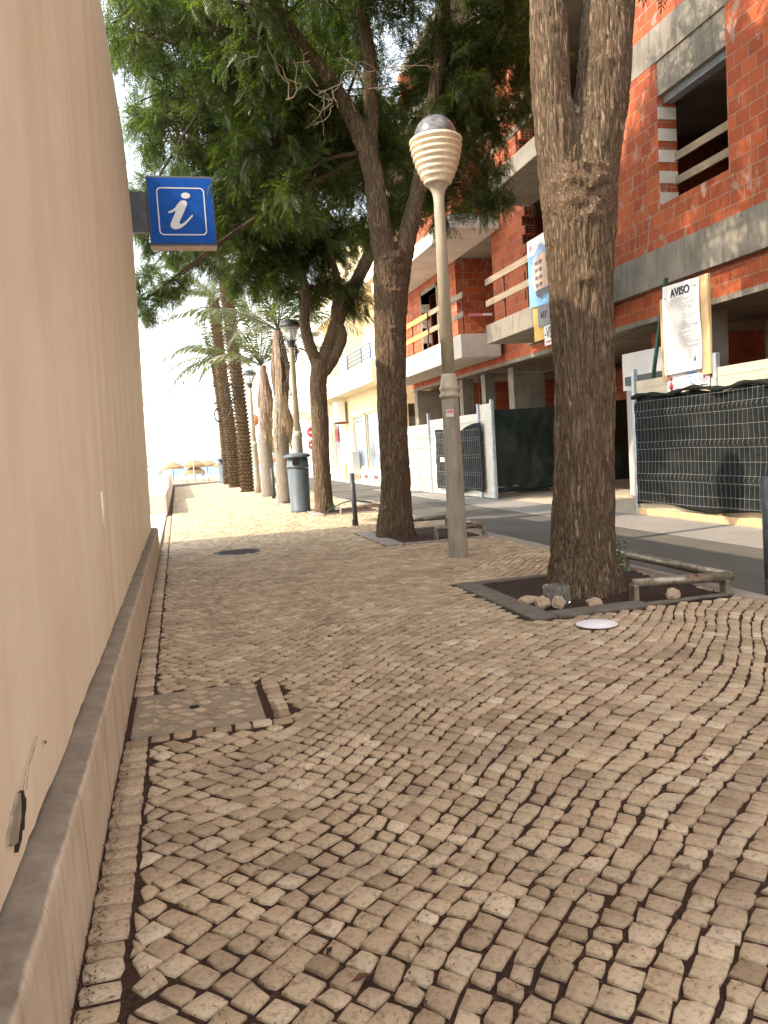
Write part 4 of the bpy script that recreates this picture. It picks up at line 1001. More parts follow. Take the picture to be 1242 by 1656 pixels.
# ground floor: downstand brick strip, columns, dark depth
bxs('brick_strip', [(8.42, 8.62, -4, 14.2, 3.425, 3.88), (8.40, 8.6, 14.21, 27.9, 3.42, 3.62)], 'clean_brick')
bxs('lintel', [(8.40, 8.64, -4, 27.9, 3.33, 3.42)], 'raw_concrete')
for q in [(8.85, 9.75, 19.95, 20.3), (8.6, 8.95, 23.2, 23.5), (8.45, 9.5, 27.45, 27.85), (8.7, 9.0, 21.6, 21.9), (8.7, 9.0, 11.55, 11.8), (8.6, 9.1, 7.3, 7.7), (10.9, 11.2, 12.6, 12.95), (11, 11.3, 16.2, 16.5)]:
    bxs('column', [(*q, -.1, 3.33)], 'raw_concrete')
bxs('back_wall', [(13, 13.3, -4, 28, -.1, 3.3), (8.7, 13, 27.86, 28.1, -.1, 3.3), (8.7, 13, -4.2, -4, -.1, 3.3), (9.3, 13, 14.0, 14.2, .0, 3.3), (9.3, 13, 24.6, 24.8, 0, 3.3)], 'clean_brick')
bxs('floor_slab', [(8.66, 14, -4, 28, 3.5, 3.88), (8.7, 14, -4, 28, 7.1, 7.5), (8.7, 14, -4, 28, 10.8, 11.1), (8.7, 14, -4, 28, 14.4, 14.7)], 'raw_concrete')
# first floor main wall with its window
bxs('beam', [(XF-.01, 8.64, -4, 14.2, 3.885, 4.52), (XF-.006, 8.66, -4, 14.2, 7.56, 8.12)], 'raw_concrete')
WY0, WY1, WZ0, WZ1 = 10.53, 12.28, 5.21, 6.95
bxs('brick_wall', [(XF, 8.66, -4, WY0, 4.52, 7.56), (XF, 8.66, WY1, 14.2, 4.52, 7.56), (XF, 8.66, WY0, WY1, 4.52, WZ0), (XF, 8.66, -4, 14.2, 8.12, 10.9)], 'hollow_brick')
bxs('window_lintel', [(XF+.02, 8.66, WY0, WY1, 7.0, 7.56)], 'raw_concrete')
bxs('shutter_box', [(XF+.12, 8.60, WY0, WY1, WZ1-.06, 7.0)], 'galvanised')
for k in range(5):
    z = WZ0+.02+k*.35; bxs('jamb_patch', [(XF+.004, 8.655, WY1-.012, WY1+.0, z, z+.2)], 'pale_concrete')
wb = MB(); wb.box(8.60, 8.64, WY0-.02, WY1+.02, 5.55, 5.68); wb.box(8.60, 8.64, WY0-.02, WY1+.02, 5.95, 6.08); obj('window_plank', wb, 'weathered_plank', BB)
bxs('inner_wall', [(12.5, 12.8, -4, 28, 3.9, 7.1), (12.5, 12.8, -4, 28, 7.5, 10.8), (9.2, 12.5, 14.25, 14.45, 3.9, 7.1), (9.2, 12.5, 6, 6.2, 3.9, 7.1)], 'clean_brick')
# block beside the balconies with toothed hollow bricks
bxs('brick_wall', [(XF, 8.62, 17.8, 19.7, 4.06, 7.1), (XF, 8.62, 17.8, 19.7, 7.5, 10.8), (8.41, 8.62, 17.8, 19.7, 3.62, 4.06)], 'clean_brick')
b = MB()
for z0 in (4.06, 7.5):
    for k in range(14):
        if k % 2 == 0: b.box(XF+.003, 8.6, 17.66, 17.8, z0+k*.213, z0+k*.213+.2)
hb = obj('toothed_edge', b, 'clean_brick', BB)
b = MB()
for z0 in (4.06, 7.5):
    for k in range(14):
        yq = 17.66 if k % 2 == 0 else 17.80
        for i in range(3):
            for j in range(3):
                b.box(XF+.03+i*.095, XF+.105+i*.095, yq-.003, yq+.002, z0+k*.213+.012+j*.062, z0+k*.213+.062+j*.062)
obj('brick_cells', b, 'void_dark', BB)
# recess and second block
bxs('brick_wall', [(XF, 10.6, 22.5, 22.8, 4.16, 6.78), (XF, 10.6, 22.5, 22.8, 7.1, 10.8), (10.5, 10.7, 19.7, 22.5, 4.16, 10.8), (8.62, 10.5, 19.62, 19.82, 4.16, 10.8)], 'hollow_brick')
bxs('brick_wall', [(XF, 8.62, 22.8, 24.3, 4.16, 6.78), (XF, 8.62, 25.9, 27.8, 4.16, 6.78), (XF, 8.62, 24.3, 25.9, 6.35, 6.78), (XF, 8.62, 22.8, 27.8, 7.1, 10.8), (8.41, 8.62, 19.7, 27.8, 3.62, 3.9)], 'hollow_brick')
bxs('door_surround', [(XF-.012, 8.60, 24.18, 24.3, 4.16, 6.47), (XF-.012, 8.60, 25.9, 26.02, 4.16, 6.47), (XF-.012, 8.60, 24.18, 26.02, 6.35, 6.47)], 'raw_concrete')
for k in range(4): bxs('jamb_patch', [(XF+.0, 8.58, 25.885, 25.9, 4.3+k*.5, 4.3+k*.5+.28)], 'pale_concrete')
bxs('end_wall', [(8.62, 14, 27.8, 28.1, 3.9, 14.4), (8.62, 14, -4.3, -4.0, 3.9, 14.4), (13.8, 14.0, -4, 28, -.1, 14.4)], 'clean_brick')
def balcony(x0, y0_, y1_, z0, z1, mat='raw_concrete'):
    return bxs('balcony_slab', [(x0, XF-.012, y0_, y1_, z0, z1)], mat, BB, .012)
balcony(7.12, 13.9, 17.45, 3.62, 4.05); balcony(7.2, 19.35, 27.6, 3.56, 4.15, 'pale_concrete')
balcony(7.0, 13.9, 17.3, 6.70, 7.08); balcony(7.0, 19.1, 27.4, 6.70, 7.08, 'pale_concrete')
balcony(7.0, 13.9, 17.3, 10.3, 10.7); balcony(7.0, 19.1, 27.4, 10.3, 10.7)
for q in [(XF-.01, 10.6, 19.83, 22.5, 3.9, 4.155), (XF-.01, 8.7, 17.45, 17.79, 3.62, 4.05), (XF-.01, 10.6, 19.83, 22.5, 6.78, 7.09), (XF-.01, 8.66, 14.2, 19.7, 7.1, 7.5), (XF-.01, 8.66, 22.5, 27.8, 6.78, 7.1), (XF-.01, 8.66, 22.8, 27.8, 3.9, 4.155)]: bxs('balcony_floor', [q], 'raw_concrete')
# site guard rails of planks
def guard(label, X, ya, yb, z, mat, step=2.0, over=0):
    t_ = thing('guard_rail', label, 'guard rail', (X, ya, z), 'timber guard rails on the balconies')
    for dz in (.50, .98): obj('plank', MB().box(X-.03, X, ya-over, yb+over*.5, z+dz-.07, z+dz+.07), mat, t_)
    y = ya+.15; k = 0
    while y < yb: obj('upright', MB().box(X+.004, X+.045, y-.022, y+.022, z-.0, z+1.12), 'rusty_steel', t_); y += step
    return t_
guard('grey plank rail on the nearer first floor balcony', 7.2, 14.0, 17.45, 4.05, 'weathered_plank', 1.2, .1)
guard('orange plank rail on the farther first floor balcony', 7.35, 22.4, 27.2, 4.16, 'orange_plank', 1.5)
guard('pale plank rail at the near end of the farther balcony', 7.34, 19.4, 22.2, 4.16, 'weathered_plank', 1.3)
guard('plank rail on the upper balcony beside the trunk', 7.1, 14.0, 17.3, 7.09, 'weathered_plank', 1.2)
b = MB(); b.box(7.5, 7.9, 19.5, 19.52, 4.62, 4.68); b.mi = 1; b.box(7.90, 8.15, 19.5, 19.52, 4.62, 4.68)
tag(obj('warning_tape', b, ['pink_ink', 'white_paper']), 'red and white tape across the farther balcony', 'tape')
tag(obj('steel_prop', MB().tube([(7.98, 12.2, 2.25), (7.98, 11.72, 3.88)], .035, 10), 'green_prop_paint'), 'slanting dark green steel prop beside the notice board', 'prop')

for i, (x_, y_, lab) in enumerate(((9.0, 13.2, 'rusty steel prop in the dark ground floor right of the thick trunk'), (9.1, 9.9, 'rusty steel prop in the dark opening right of the AVISO notice'), (8.9, 22.6, 'thin steel prop under the farther balcony by the ribbed hoarding'))):
    tag(obj('steel_prop', MB().tube([(x_, y_, -.05), (x_, y_, 1.7), (x_+.01, y_, 1.72), (x_+.01, y_, 3.33)], [.032, .032, .022, .022], 8), 'rusty_steel'), lab, 'prop')
tag(obj('hanging_cable', MB().tube(bez([(8.38, 27.0, 3.3), (8.35, 24.5, 2.75), (8.38, 21.0, 3.25), (8.36, 16.5, 2.9), (8.38, 13.0, 3.32)], 8), .010, 5, False), 'black_cable'), 'slack black cable strung under the brick strip of the unfinished building', 'cable')
# posters on the balcony
ps = thing('sales_poster', 'blue and white poster with a round picture of flats, on the near balcony', 'poster', (7.0, 14.2, 3.9), 'posters fixed to the building site')
obj('panel', MB().prism([(14.87, 3.98), (13.2, 3.86), (13.2, 5.25), (14.84, 5.25)], 'x', 7.02, 7.05), 'poster_sky', ps)
obj('header', MB().prism([(14.85, 4.95), (13.2, 4.90), (13.2, 5.25), (14.84, 5.25)], 'x', 7.012, 7.0195), 'white_paper', ps)
cir = [(14.26+.44*math.cos(a), 4.56+.50*math.sin(a)) for a in np.linspace(0, 2*math.pi, 33)[:-1]]
obj('round_picture', MB().prism(cir, 'x', 7.006, 7.0115), 'poster_dusk', ps)
obj('picture_flats', MB().prism([(14.55, 4.25), (14.02, 4.25), (14.02, 4.86), (14.20, 4.90), (14.55, 4.80)], 'x', 7.002, 7.0055), 'poster_tan', ps)
b = MB()
for k in range(4):
    for j in range(2): b.box(6.999, 7.0015, 14.22+j*.17, 14.35+j*.17, 4.30+k*.14, 4.37+k*.14)
obj('picture_windows', b, 'poster_dark', ps)
obj('picture_road', MB().prism([(14.56, 4.24), (14.0, 4.24), (14.04, 4.14), (14.28, 4.07), (14.48, 4.13)], 'x', 7.002, 7.0055), 'poster_dark', ps)
b = MB(); b.box(7.006, 7.0115, 14.63, 14.70, 5.05, 5.16); b.box(7.006, 7.0115, 14.71, 14.77, 5.03, 5.13); obj('logo', b, 'pink_ink', ps)
obj('strapline', MB().box(7.006, 7.0115, 14.2, 14.56, 5.07, 5.09), 'grey_ink', ps)
tag(obj('timber_board', MB().box(7.06, 7.09, 14.32, 14.80, 3.30, 4.0, .004), 'yellow_board'), 'yellow timber board hanging below the round picture poster', 'board')
bn = obj('grey_banner', MB().box(7.02, 7.045, 13.2, 14.52, 3.54, 3.93), 'banner_grey'); tag(bn, 'dark grey banner strip under the blue poster', 'banner', 'posters fixed to the building site')
obj('lettering', MB().box(7.014, 7.0195, 14.16, 14.19, 3.68, 3.82).box(7.014, 7.0195, 14.24, 14.27, 3.68, 3.82).box(7.014, 7.0195, 14.32, 14.38, 3.70, 3.80), 'black_ink', bn)
vn = obj('for_sale_sign', MB().box(7.0, 7.02, 13.1, 14.24, 3.15, 3.52), 'white_paper'); tag(vn, 'white sign reading VEN in black above a red line, beside the trunk', 'sign', 'posters fixed to the building site')
text('lettering', '-VEN', .30, (6.997, 13.98, 3.37), 'x-', 'black_ink', vn, sx=.72); obj('red_line', MB().box(6.994, 6.9995, 13.2, 14.18, 3.20, 3.225), 'red_ink', vn)

# ================================================================== HOARDING AND FENCES
FN = thing('site_hoarding', 'cream panel hoarding with black net and bent wire mesh at the right', 'fence', (7.95, 10, 0))
bxs('panel', [(7.90, 7.93, 3.0, 12.6, -.03, 2.28)], 'cream_panel', FN)
b = MB()
for k in range(11):
    z = .05+k*.21
    b.box(7.893, 7.9005, 3.0, 12.6, z, z+.012)
obj('panel_rib', b, 'cream_panel', FN)
for yy in (12.63, 10.42, 8.2, 6.0, 3.8): bxs('post', [(7.86, 7.94, yy-.04, yy+.04, -.05, 2.50)], 'galvanised', FN, .006)
bxs('ground_beam', [(7.82, 7.89, 3.0, 12.55, -.05, .06), (7.84, 7.90, 10.3, 10.42, -.05, .10)], 'pine_board', FN, .006)
def cloth(name, f, ya, yb, za, zb, nu, nv, mat, parent, seed):
    b = MB(); vs = []; fs = []
    for i in range(nu):
        for j in range(nv):
            u, w = i/(nu-1), j/(nv-1); vs.append(f(u, w))
    for i in range(nu-1):
        for j in range(nv-1): q = i*nv+j; fs.append((q, q+nv, q+nv+1, q+1))
    b.add(vs, fs); o = obj(name, b, mat, parent, True)
    m = o.modifiers.new('thickness', 'SOLIDIFY'); m.thickness = .006; return o
def f1(u, w):
    y = 12.5-8.5*u; top = 1.98+.10*math.sin(u*9+1)*u+.03*math.sin(u*40); z = .13+.04*math.sin(u*21)+(top-.13)*w
    return (7.80+.035*noise.noise(Vector((y*2.2, z*1.6, 4)))+.02*noise.noise(Vector((y*8, z*4, 1)))+(.05*math.sin(w*40) if w > .95 else 0), y, z)
cloth('shade_net', f1, 0, 0, 0, 0, 170, 50, 'black_shade_net', FN, 1)
b = MB()
pts = [(7.76+.03*noise.noise(Vector((12.5-8.5*u, 9, 2))), 12.5-8.5*u, 1.99+.10*math.sin(u*9+1)*u+.03*math.sin(u*40)) for u in np.linspace(0, 1, 60)]
b.tube(pts, [.035+.015*math.sin(i*1.7) for i in range(60)], 8); obj('rolled_edge', b, 'black_shade_net', FN, True)
b = MB()
def mx(y, z):
    bend = 0
    for zb in (.62, 1.15, 1.68): bend += .026*max(0, 1-abs(z-zb)/.055)
    return 7.745-bend+.03*noise.noise(Vector((y*1.4, z*1.5, 8)))
def my(y, z): return y+.025*noise.noise(Vector((y*.9, z*1.1, 3)))
yy = 4.0
while yy < 12.45:
    b.tube([(mx(yy, z), my(yy, z), z+.02*noise.noise(Vector((yy*.5, z, 5)))) for z in (.18, .4, .56, .62, .68, .9, 1.09, 1.15, 1.21, 1.4, 1.62, 1.68, 1.74, 1.92)], .0021, 4, False); yy += .103
for z in (.2, .35, .56, .68, .88, 1.09, 1.21, 1.42, 1.62, 1.74, 1.9):
    b.tube([(mx(y, z)-.004, my(y, z), z+.02*noise.noise(Vector((y*.5, z, 5)))) for y in np.linspace(4.0, 12.45, 90)], .003, 4, False)
obj('wire_mesh', b, 'wire', FN)
# notice board
nb_ = thing('notice_board', 'tall white notice headed AVISO on timber battens above the hoarding', 'notice board', (7.84, 11.1, 2.3))
b = MB(); n = 14; vs = []
for i in range(n+1):
    s = i/n; w = .006*math.sin(s*7)
    vs += [(7.82+w, 11.60+.01*math.sin(s*5), 2.28+1.42*s), (7.815+w, 10.64-.012*math.sin(s*6), 2.30+1.37*s)]
b.add(vs, [(2*i, 2*i+1, 2*i+3, 2*i+2) for i in range(n)]); sh = obj('sheet', b, 'white_paper', nb_)
m_ = sh.modifiers.new('thickness', 'SOLIDIFY'); m_.thickness = .008; m_.offset = 0
bxs('batten', [(7.835, 7.87, 10.46, 10.66, 2.2, 3.68)], 'pine_board', nb_); bxs('batten', [(7.835, 7.87, 11.56, 11.70, 2.2, 3.52)], 'pine_board', nb_)
text('heading', 'AVISO', .175, (7.803, 11.12, 3.545), 'x-', 'black_ink', nb_, sx=1, ext=.001, bold=.004)
b = MB(); rs = random.Random(9); z = 3.44
while z > 2.62:
    if rs.random() < .86:
        ya = 11.50-rs.choice((0, 0, 0, .15)); yb = ya-rs.uniform(.3, .75); y = ya
        while y > max(yb, 10.72):
            w = rs.uniform(.02, .07); b.box(7.8035, 7.8060, y-w, y, z, z+.0085); y -= w+.012
    z -= .032
obj('small_print', b, 'grey_ink', nb_)
text('emblem', 'A', .13, (7.803, 10.80, 2.46), 'x-', 'black_ink', nb_, shear=.25, sx=.8, ext=.001)
b = MB()
for (y, z) in ((11.52, 3.50), (10.74, 3.56), (11.50, 3.0), (10.73, 3.0), (11.52, 2.36), (11.08, 2.33), (10.74, 2.38)): obj('fixing', MB().tube([(7.806, y, z), (7.799, y, z)], .016, 8), 'galvanised', nb_)
bk = thing('safety_notice', 'small white site safety notice with a red and black figure of protective gear', 'sign', (7.85, 11.4, 2.1), 'small signs under the AVISO notice')
bxs('panel', [(7.868, 7.882, 11.14, 11.62, 1.98, 2.29)], 'white_paper', bk)
b = MB(); b.tube([(7.867, 11.50, 2.22), (7.863, 11.50, 2.22)], .036, 12); b.prism([(11.56, 2.09), (11.50, 2.17), (11.44, 2.09), (11.50, 2.01)], 'x', 7.863, 7.867); obj('pictogram', b, 'red_ink', bk)
b = MB(); b.box(7.861, 7.8628, 11.47, 11.53, 2.20, 2.215); b.prism([(11.53, 2.06), (11.50, 2.10), (11.47, 2.06), (11.50, 2.03)], 'x', 7.8605, 7.8628); obj('pictogram_detail', b, 'black_ink', bk)
b = MB()
for z in (2.23, 2.19, 2.15, 2.05): b.box(7.8645, 7.867, 11.18, 11.38, z, z+.012)
obj('small_print', b, 'grey_ink', bk)
b2 = thing('supplier_sign', 'small white sign with light blue lines beside the red prohibition ring', 'sign', (7.85, 10.95, 2.1), 'small signs under the AVISO notice')
bxs('panel', [(7.868, 7.880, 10.80, 11.12, 2.0, 2.30)], 'white_paper', b2)
b = MB(); b.box(7.8645, 7.8675, 10.83, 11.09, 2.245, 2.275); b.box(7.8645, 7.8675, 10.92, 11.05, 2.205, 2.220)
for z in (2.16, 2.125, 2.09): b.box(7.8645, 7.8675, 10.86, 11.02, z, z+.014)
obj('blue_print', b, 'blue_ink', b2)
b3 = thing('prohibition_sign', 'white sign with a red ring and slash, rightmost below the notice', 'sign', (7.85, 10.68, 2.1), 'small signs under the AVISO notice')
bxs('panel', [(7.868, 7.880, 10.55, 10.79, 2.03, 2.32)], 'white_paper', b3)
o1 = [(10.67+.10*math.cos(a), 2.20+.10*math.sin(a)) for a in np.linspace(0, 2*math.pi, 29)[:-1]]; o2 = [(10.67+.082*math.cos(a), 2.20+.082*math.sin(a)) for a in np.linspace(0, 2*math.pi, 29)[:-1]]; n = 28
b = MB(); b.add([(7.866, y, z) for y, z in o1]+[(7.866, y, z) for y, z in o2], [(i, (i+1) % n, (i+1) % n+n, i+n) for i in range(n)])
b.add([(7.8655, 10.735, 2.25), (7.8655, 10.725, 2.262), (7.8655, 10.605, 2.15), (7.8655, 10.615, 2.138)], [(0, 1, 2, 3)]); obj('ring', b, 'red_ink', b3)
b = MB(); b.box(7.8662, 7.8675, 10.65, 10.69, 2.14, 2.24); b.box(7.8645, 7.8675, 10.58, 10.76, 2.045, 2.065); obj('figure', b, 'black_ink', b3)

# white sheets and side return at the gateway
sp = thing('white_panel_fence', 'tall plain white sheets closing the right side of the site entrance', 'fence', (8.4, 13.4, 0))
obj('sheet', MB().prism([(8.28, 12.72), (8.31, 12.72), (9.95, 16.2), (9.92, 16.2)], 'z', .0, 2.42), 'white_sheet', sp)
obj('sheet', MB().prism([(11.35, 2.18), (13.58, 2.18), (13.58, 2.86), (11.35, 2.82)], 'x', 8.25, 8.27), 'white_sheet', sp)
bxs('rail', [(8.18, 8.24, 11.4, 13.4, 2.26, 2.42)], 'dark_metal', sp)
# green tarpaulin gate across the entrance
gt = thing('netted_gate', 'dark green netted gate across the recessed site entrance', 'gate', (9.5, 19, 0))
def f2(u, w):
    x = 7.72+4.7*u; z = .06+.10*u+(2.12-.05*math.sin(u*3.1)+.05*u)*w; y = 18.95+.5*u
    return (x, y+.10*noise.noise(Vector((x*1.2, z*1.1, 4)))+.05*noise.noise(Vector((x*4, z*3, 1)))+.09*math.sin((u*5+w*2.5)*2.2), z)
cloth('shade_net', f2, 0, 0, 0, 0, 70, 36, 'green_shade_net', gt, 2)
bxs('post', [(7.66, 7.70, 18.86, 18.92, -.05, 2.25)], 'dark_metal', gt)
b = MB(); b.tube([(7.7, 19.08, 2.1), (12.4, 19.6, 2.2)], .02, 6); b.tube([(7.7, 19.08, .2), (12.4, 19.6, .25)], .02, 6); obj('gate_frame', b, 'galvanised', gt)
# white ribbed hoarding beyond, with a netted door
h2 = thing('ribbed_hoarding', 'white ribbed metal hoarding with a black netted door behind the lamp post', 'fence', (7.3, 20.5, 0))
def ribbed(ya, yb, xa, xb, zt, nm='panel'):
    b = MB(); b.prism([(xa, ya), (xb, yb), (xb+.03, yb), (xa+.03, ya)], 'z', -.03, zt)
    for k in range(int(zt/.30)):
        z = .12+k*.30; b.prism([(xa-.02, ya+.01), (xb-.02, yb-.01), (xb, yb-.01), (xa, ya+.01)], 'z', z, z+.035)
    obj(nm, b, 'fence_white', h2)
ribbed(18.55, 19.25, 7.60, 7.55, 2.33); ribbed(19.28, 22.7, 7.545, 7.32, 2.12); ribbed(22.75, 24.9, 7.32, 7.20, 2.02)
for (x_, y_, z_) in ((7.60, 18.50, 2.42), (7.545, 19.26, 2.36), (7.31, 22.72, 2.32), (7.18, 24.95, 2.2), (7.12, 26.3, 2.3)): bxs('post', [(x_-.05, x_+.03, y_-.04, y_+.04, -.05, z_)], 'galvanised', h2, .005)
def f3(u, w):
    y = 19.0+3.1*u; z = .10+.05*math.sin(u*9)+(1.78-.10*math.sin(u*3.1)-.08*u)*w
    return (7.49-.0658*(y-19.28)-.03+.03*noise.noise(Vector((y*2.2, z*2, 4)))+.02*noise.noise(Vector((y*7, z*5, 1))), y, z)
cloth('shade_net', f3, 0, 0, 0, 0, 80, 44, 'black_shade_net', h2, 3)
b = MB()
for y in np.arange(19.0, 22.1, .12): b.tube([(7.40-.0658*(y-19.28), y, .12), (7.40-.0658*(y-19.28), y, 1.75)], .003, 4, False)
for z in (.2, .55, .62, 1.0, 1.07, 1.45, 1.52, 1.72): b.tube([(7.42, 19.0, z), (7.214, 22.1, z)], .003, 4, False)
obj('wire_mesh', b, 'wire', h2)
obj('name_plate', MB().box(7.22, 7.23, 21.25, 21.6, .90, 1.02), 'white_paper', h2)

# ================================================================== YELLOW BUILDING
YB = thing('yellow_building', 'cream yellow building with shop windows and blue balcony rails', 'building', (9, 34, 0))
def yb(name, boxes, mat, bev=0): return bxs(name, boxes, mat, YB, bev)
yb('wall', [(8.0, 14, 28.2, 41.8, 2.95, 10.5), (8.0, 8.3, 28.2, 31.2, -.1, 2.95), (8.0, 8.3, 36.5, 39.5, -.1, 2.95), (8.0, 8.3, 41.2, 41.8, -.1, 2.95), (8.0, 8.3, 31.2, 36.5, -.1, .55), (8.0, 8.3, 39.5, 41.2, -.1, .5), (13.8, 14, 28.2, 41.8, -.1, 2.95)], 'yellow_stucco')
yb('balcony_parapet', [(7.18, 7.30, 28.9, 41.8, 3.86, 4.70), (7.30, 8.0, 28.9, 29.05, 3.86, 4.70)], 'pale_stucco', .01)
yb('balcony_floor', [(7.30, 8.0, 29.05, 41.8, 3.865, 4.05)], 'pale_stucco')
for q in [(7.22, 8.0, 33.4, 34.6, 4.70, 7.3), (7.22, 8.0, 38.2, 41.8, 4.70, 7.3)]: yb('pier', [q], 'pale_stucco')
yb('upper_parapet', [(7.02, 7.14, 27.0, 41.8, 7.30, 8.15), (7.14, 8.0, 27.0, 27.12, 7.30, 8.15)], 'pale_stucco', .01)
yb('upper_floor', [(7.14, 8.0, 27.12, 41.8, 7.305, 7.45)], 'yellow_stucco')
yb('plinth', [(7.96, 8.0, 31.2, 36.5, -.05, .50)], 'white_stucco')
b = MB()
for yy in (32.0, 33.8, 35.2): b.box(7.95, 7.962, yy, yy+.7, .12, .26)
obj('vent', b, 'rusty_steel', YB)
for (a_, c_) in ((31.3, 33.75), (34.0, 36.4), (39.55, 41.1)):
    fr = obj('shop_window', MB().box(8.02, 8.06, a_, c_, .56, .62).box(8.02, 8.06, a_, c_, 2.86, 2.93).box(8.02, 8.06, a_, a_+.07, .62, 2.86).box(8.02, 8.06, c_-.07, c_, .62, 2.86), 'window_frame', YB)
    obj('pane', MB().box(8.07, 8.09, a_, c_, .56, 2.93), 'window_glass', fr)
rl = MB()
for z in (4.82, 4.98, 5.14, 5.30): rl.tube([(7.24, 29.0, z), (7.24, 33.35, z)], .022, 6)
for yy in (29.1, 30.6, 33.2): rl.tube([(7.24, yy, 4.7), (7.24, yy, 5.30)], .03, 6)
obj('balcony_rail', rl, 'blue_rail_paint', YB)
obj('balcony_door', MB().box(7.97, 8.0, 29.8, 30.7, 4.1, 6.3), 'white_stucco', YB)
obj('ceiling_light', MB().lathe([(.13, 7.18), (.13, 7.29)], 7.6, 29.3, 12), 'dark_metal', YB)
obj('shop_lettering', MB().box(7.008, 7.0195, 32.0, 34.6, 7.62, 7.80).box(7.008, 7.0195, 29.8, 30.6, 7.5, 7.56), 'blue_ink', YB)
ac = thing('air_conditioner', 'white air conditioning unit on the yellow wall under the balcony', 'air conditioner', (7.75, 37.8, 3))
obj('casing', MB().box(7.45, 7.85, 37.2, 38.1, 2.75, 3.70, .02), 'ac_white', ac); obj('bracket', MB().box(7.5, 8.0, 37.25, 37.3, 2.66, 2.74).box(7.5, 8.0, 38.0, 38.05, 2.66, 2.74), 'rusty_steel', ac)
tag(obj('vertical_sign', MB().box(7.45, 7.55, 41.3, 41.9, .8, 2.9, .01), 'blue_ink'), 'narrow blue upright sign at the end of the yellow building', 'sign')
tag(obj('poster_board', MB().box(7.96, 7.99, 40.0, 40.6, 1.9, 2.5), 'red_ink'), 'red disc poster in the farthest shop window', 'poster')
cb = thing('utility_cabinet', 'grey green utility cabinet on the far pavement by the shop windows', 'cabinet', (7.8, 35.6, 0))
obj('body', MB().box(7.6, 8.0-.05, 35.2, 35.85, .25, 1.32, .015), 'cabinet_grey', cb); obj('plinth', MB().box(7.62, 7.93, 35.22, 35.83, 0, .25), 'dusty_ground', cb); obj('label_plate', MB().box(7.59, 7.601, 35.4, 35.7, 1.1, 1.2).box(7.59, 7.601, 35.4, 35.7, .95, 1.03), 'white_paper', cb)
tag(obj('orange_bollard', MB().tube([(7.6, 36.6, 0), (7.6, 36.6, .75)], .05, 8), 'orange_plank'), 'short tan post beside the utility cabinet', 'bollard')

WB = thing('white_building', 'bright white flats with overhanging balconies and blue rails beyond the yellow building', 'building', (9, 48, 0))
bxs('wall', [(7.5, 14, 42.2, 55, 3.7, 9.5), (8.8, 14, 42.2, 55, -.1, 3.7)], 'white_stucco', WB)
bxs('balcony_parapet', [(6.65, 7.5, 45, 54, 3.68, 4.35), (6.65, 7.5, 45, 54, 6.6, 7.3)], 'white_stucco', WB, .02)
bxs('window', [(7.46, 7.5, 43, 44.6, 4.6, 6.2), (7.46, 7.5, 43, 44.6, 7.6, 8.8)], 'window_glass', WB)
rl = MB()
for zz in (4.5, 4.66, 4.82, 7.45, 7.6, 7.75): rl.tube([(6.7, 45.05, zz), (6.7, 53.9, zz)], .025, 6); rl.tube([(6.7, 45.05, zz), (7.5, 45.05, zz)], .025, 6)
obj('balcony_rail', rl, 'blue_rail_paint', WB)
def roadsign(x, y, z, label):
    t_ = thing('road_sign', label, 'road sign', (x, y, 0), 'two red and white road signs')
    obj('disc', MB().tube([(x, y, z), (x, y-.02, z)], .3, 20), 'red_ink', t_); obj('bar', MB().box(x-.2, x+.2, y-.03, y-.021, z-.05, z+.05), 'white_paper', t_)
    return t_
rr_ = roadsign(7.35, 44, 2.5, 'upper red no entry disc beside the white building')
obj('pole', MB().tube([(7.35, 44.03, 0), (7.35, 44.03, 2.85)], .03, 8), 'galvanised', rr_)
roadsign(7.35, 43.9, 1.80, 'lower red disc on the same pole as the no entry disc')

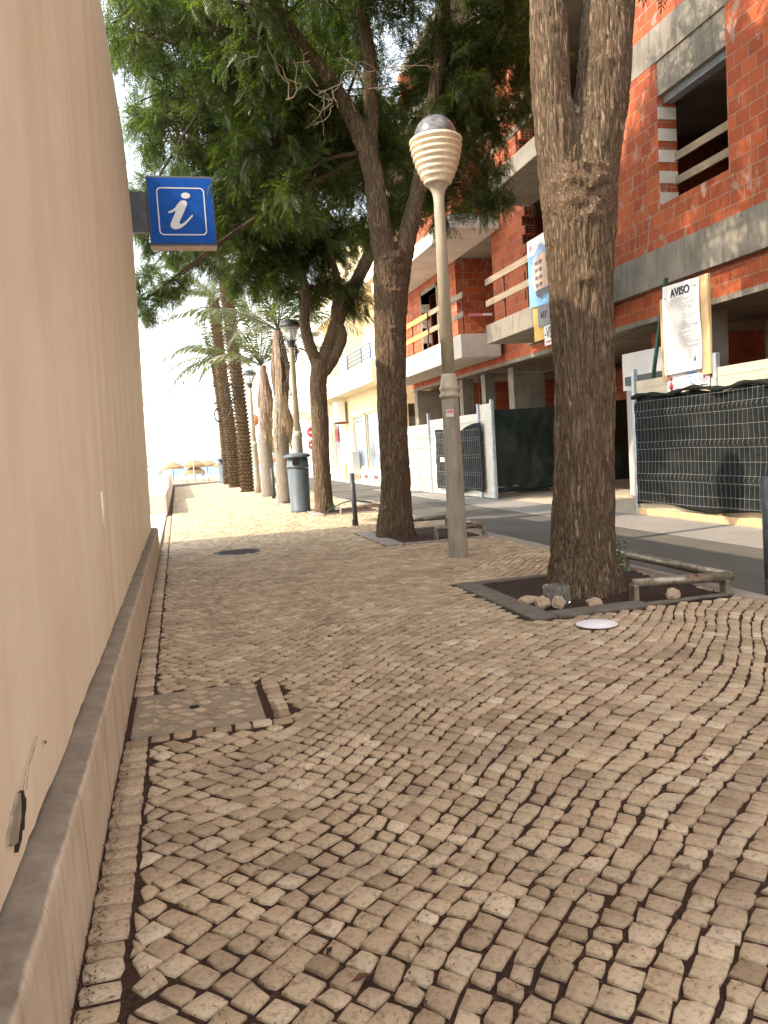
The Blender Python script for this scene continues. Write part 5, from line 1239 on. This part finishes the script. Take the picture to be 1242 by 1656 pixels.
# ================================================================== BEACH
def parasol(x, y, h, r, label, mat='thatch', tiers=1, z=-1.0):
    t_ = thing('beach_parasol', label, 'parasol', (x, y, z), 'thatched parasols on the beach')
    obj('pole', MB().tube([(x, y, z-.1), (x, y, z+h-.1)], .05, 8), 'pole_wood', t_)
    for k in range(tiers):
        zt = z+h-k*.75; b = MB(); seg = 28; b.lathe([(r, zt-.85), (r*1.0, zt-.62), (r*.55, zt-.25), (.04, zt)], x, y, seg, False)
        for i in range(seg*2):
            a = 2*math.pi*i/(seg*2); q = zt-.85-random.uniform(.05, .2); b.add([(x+r*math.cos(a-.04), y+r*math.sin(a-.04), zt-.84), (x+r*math.cos(a+.04), y+r*math.sin(a+.04), zt-.84), (x+r*1.02*math.cos(a), y+r*1.02*math.sin(a), q)], [(0, 1, 2)])
        obj('thatch', b, mat, t_)
    return t_
parasol(1.75, 92, 2.45, 1.15, 'two tiered thatched parasol behind the white mast', tiers=2)
parasol(5.35, 96, 2.2, 1.3, 'thatched parasol left of the distant bin')
parasol(-3.6, 80, 2.35, 1.5, 'orange thatched parasol above the low white wall', 'thatch_orange')
parasol(9.3, 88, 2.5, 1.4, 'orange parasol seen between the palm trunks', 'thatch_orange')
parasol(-.6, 99, 2.3, 1.3, 'small parasol just above the end of the low white wall')
parasol(3.6, 104, 2.3, 1.3, 'small far parasol between the two tiered one and the distant bin')
parasol(12.3, 95, 2.4, 1.5, 'parasol seen right of the ringed palm')
parasol(14.2, 90, 2.4, 1.4, 'tan parasol just left of the big bin')
def sunbed(x, y, label, rot=0):
    t_ = thing('sunbed', label, 'sunbed', (x, y, -1), 'white sunbeds on the beach')
    obj('bed', MB().box(x-.35, x+.35, y-.9, y+.5, -.72, -.60, .02), 'sunbed_white', t_); obj('backrest', MB().prism([(y+.5, -.70), (y+.5, -.58), (y+1.1, -.2), (y+1.1, -.3)], 'x', x-.35, x+.35), 'sunbed_white', t_)
    for sx in (-.3, .3):
        for sy in (-.8, .4): obj('leg', MB().box(x+sx-.03, x+sx+.03, y+sy-.03, y+sy+.03, -1.03, -.72), 'pole_wood', t_)
    return t_
sunbed(.6, 91, 'white sunbed left of the two tiered parasol'); sunbed(2.9, 91, 'white sunbed right of the two tiered parasol')
sunbed(5.6, 95, 'white sunbed under the parasol by the distant bin')
ms = thing('mast', 'thin white mast at the seaward end of the path', 'mast', (.95, 52, 0))
obj('pole', MB().tube([(.95, 52, -.6), (.95, 52, 2.9)], .03, 8), 'galvanised', ms); obj('top_tube', MB().tube([(.95, 51.98, 1.9), (.95, 51.98, 3.2)], .06, 8), 'white_stucco', ms)
